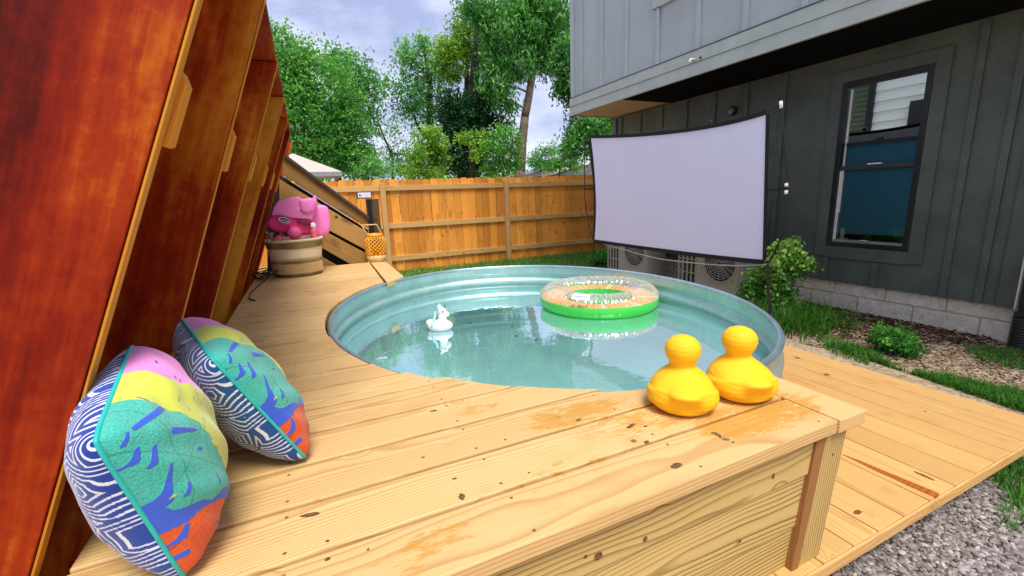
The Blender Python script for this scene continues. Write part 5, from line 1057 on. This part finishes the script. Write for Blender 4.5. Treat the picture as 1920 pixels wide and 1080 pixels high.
PC = dict(pink=(.86, .28, .66), yellow=(.60, .66, .08), aqua=(.07, .62, .50), blue=(.04, .11, .62), orange=(.92, .12, .006), band=(.05, .13, .58))
def front_col(u, v, rng):
    x = u+.006*np.sin(v*55)+.004*np.sin(u*91+v*40); y = v+.006*np.sin(u*60); c = np.empty(u.shape+(3,)); c[:] = PC['yellow']; c[(u < .16) & (v < .5)] = PC['orange']; tx = np.zeros(u.shape)
    for nm, pl in PILLOW_POLYS:
        m = inpoly(x, y, pl); c[m] = PC[nm]; tx[m] = nm in ('aqua', 'orange')
    for (a0, b0, a1, b1, w0, w1) in SLOTS:
        L2 = (a1-a0)**2+(b1-b0)**2+1e-9; t = np.clip(((u-a0)*(a1-a0)+(v-b0)*(b1-b0))/L2, 0, 1); d = np.hypot(u-a0-t*(a1-a0), v-b0-t*(b1-b0)); m = d < (w0+(w1-w0)*t); c[m] = PC['blue']; tx[m] = 0
    # small dark dashes on the yellow and pink ground
    for k in range(70):
        a, b = rng.random(2); th = rng.normal(.9, .3); du = (u-a)*math.cos(th)+(v-b)*math.sin(th); dv = -(u-a)*math.sin(th)+(v-b)*math.cos(th)
        m = (np.abs(du) < .017) & (np.abs(dv) < .0035) & (tx == 0) & (c[..., 1] > .25); c[m] = (.06, .14, .30)
    # stitched veins on the leaf
    for (a, b, th) in ((.62, .10, .25), (.62, .16, -.5), (.62, .14, 1.2), (.2, .12, .4)):
        dv = -(u-a)*math.sin(th)+(v-b)*math.cos(th); m = (np.abs(dv) < .0028) & (tx > 0); c[m] *= .62
    return c, tx
def back_col(u, v, rng, pal):
    pts = [(i/3.1+.10+rng.uniform(-.05, .05), j/3.1+.06+(i % 2)*.16+rng.uniform(-.05, .05)) for i in range(-1, 5) for j in range(-1, 5)]
    x = u+.002*np.sin(v*29)+.0015*np.sin(u*51+v*31); y = v+.002*np.sin(u*37+1); best = np.full(u.shape, 9.)
    dd = []
    for k, (a, b) in enumerate(pts):
        ang = k*1.7; d = np.max([np.abs((x-a)*math.cos(ang+q)+(y-b)*math.sin(ang+q)) for q in (0, PI/3, 2*PI/3)], 0); best = np.minimum(best, d)
    f = (best/.0265) % 1; w_ = (f < .30) & (best > .012); c = np.empty(u.shape+(3,)); t = (v*.6+(1-u)*.4)[..., None]; c[:] = np.array(pal[0])*(1-t)+np.array(pal[1])*t; c[w_] = (.74, .78, .86)
    return c
g = G('printed_terry_cloth'); p = g.obj(); cc = g.attr('pc', 'Color'); tx = g.attr('tx', 'Fac'); nse = g.noise(p, 330, 3, .7); c = g.mix(g.ma('MULTIPLY', tx, .5), cc, g.mix(g.ramp(nse, [(.38, .35), (.62, 1)]), (0, 0, 0), cc))
g.bump(g.ma('ADD', g.ma('MULTIPLY', nse, g.ma('MULTIPLY_ADD', tx, 2.2, .15)), g.noise(p, 18, 3)), .55, .004); g.set(c, .85, 0, .2, Sheen_Weight=.3); m_print = g.m
m_pipe = plain('aqua_piping', (.02, .50, .46), .5)
def pillow(label, C, B, D, A, T, pal, seed, group='throw pillows against the timber wall'):
    rng = np.random.default_rng(seed); ctr = (np.array(A)+np.array(B)+np.array(C)+np.array(D))/4; e = empty('throw_pillow', (ctr[0], ctr[1], DZ), label, 'pillow', group); N = 300
    for side, nm in ((1, 'front_panel'), (-1, 'back_panel')):
        u, v, P, n = pillow_grid(C, B, D, A, T, N, side)
        if side > 0: c, tx = front_col(u, v, rng)
        else: c = back_col(u, v, rng, pal); tx = np.zeros(u.shape)
        idx = np.arange(N*N).reshape(N, N); F_ = np.stack([idx[:-1, :-1], idx[1:, :-1], idx[1:, 1:], idx[:-1, 1:]], -1).reshape(-1, 4)
        o = cards(nm, P.reshape(-1, 3), F_, np.zeros((N*N, 3)), m_print, e, True); me = o.data
        a = me.attributes.new('pc', 'FLOAT_COLOR', 'POINT'); a.data.foreach_set('color', np.concatenate([c.reshape(-1, 3), np.ones((N*N, 1))], 1).astype(np.float32).ravel())
        a = me.attributes.new('tx', 'FLOAT', 'POINT'); a.data.foreach_set('value', tx.astype(np.float32).ravel())
    ring = [P[i, 0] for i in range(0, N, 6)]+[P[-1, i] for i in range(0, N, 6)]+[P[i, -1] for i in range(N-1, -1, -6)]+[P[0, i] for i in range(N-1, -1, -6)]
    pts = [Vector(q) for q in ring]; pts.append(pts[0]); mb = MB(); mb.tube(pts, .0034, 8, False); mb.build('piping', m_pipe, e, smooth=True)
pillow('nearer, larger pillow with monstera leaf front, propped against the first timber rib', (-.24, .757, -.566), (-.281, .702, -.292), (-.27, 1.037, -.519), (-.311, .982, -.241), .093, ((.005, .035, .30), (.006, .09, .40)), 3)
pillow('farther pillow leaning behind the nearer one, its blue white maze print back facing the camera', (-.065, 1.024, -.566), (-.19, .957, -.284), (-.172, 1.324, -.546), (-.297, 1.256, -.26), .085, ((.003, .09, .24), (.02, .025, .36)), 5)
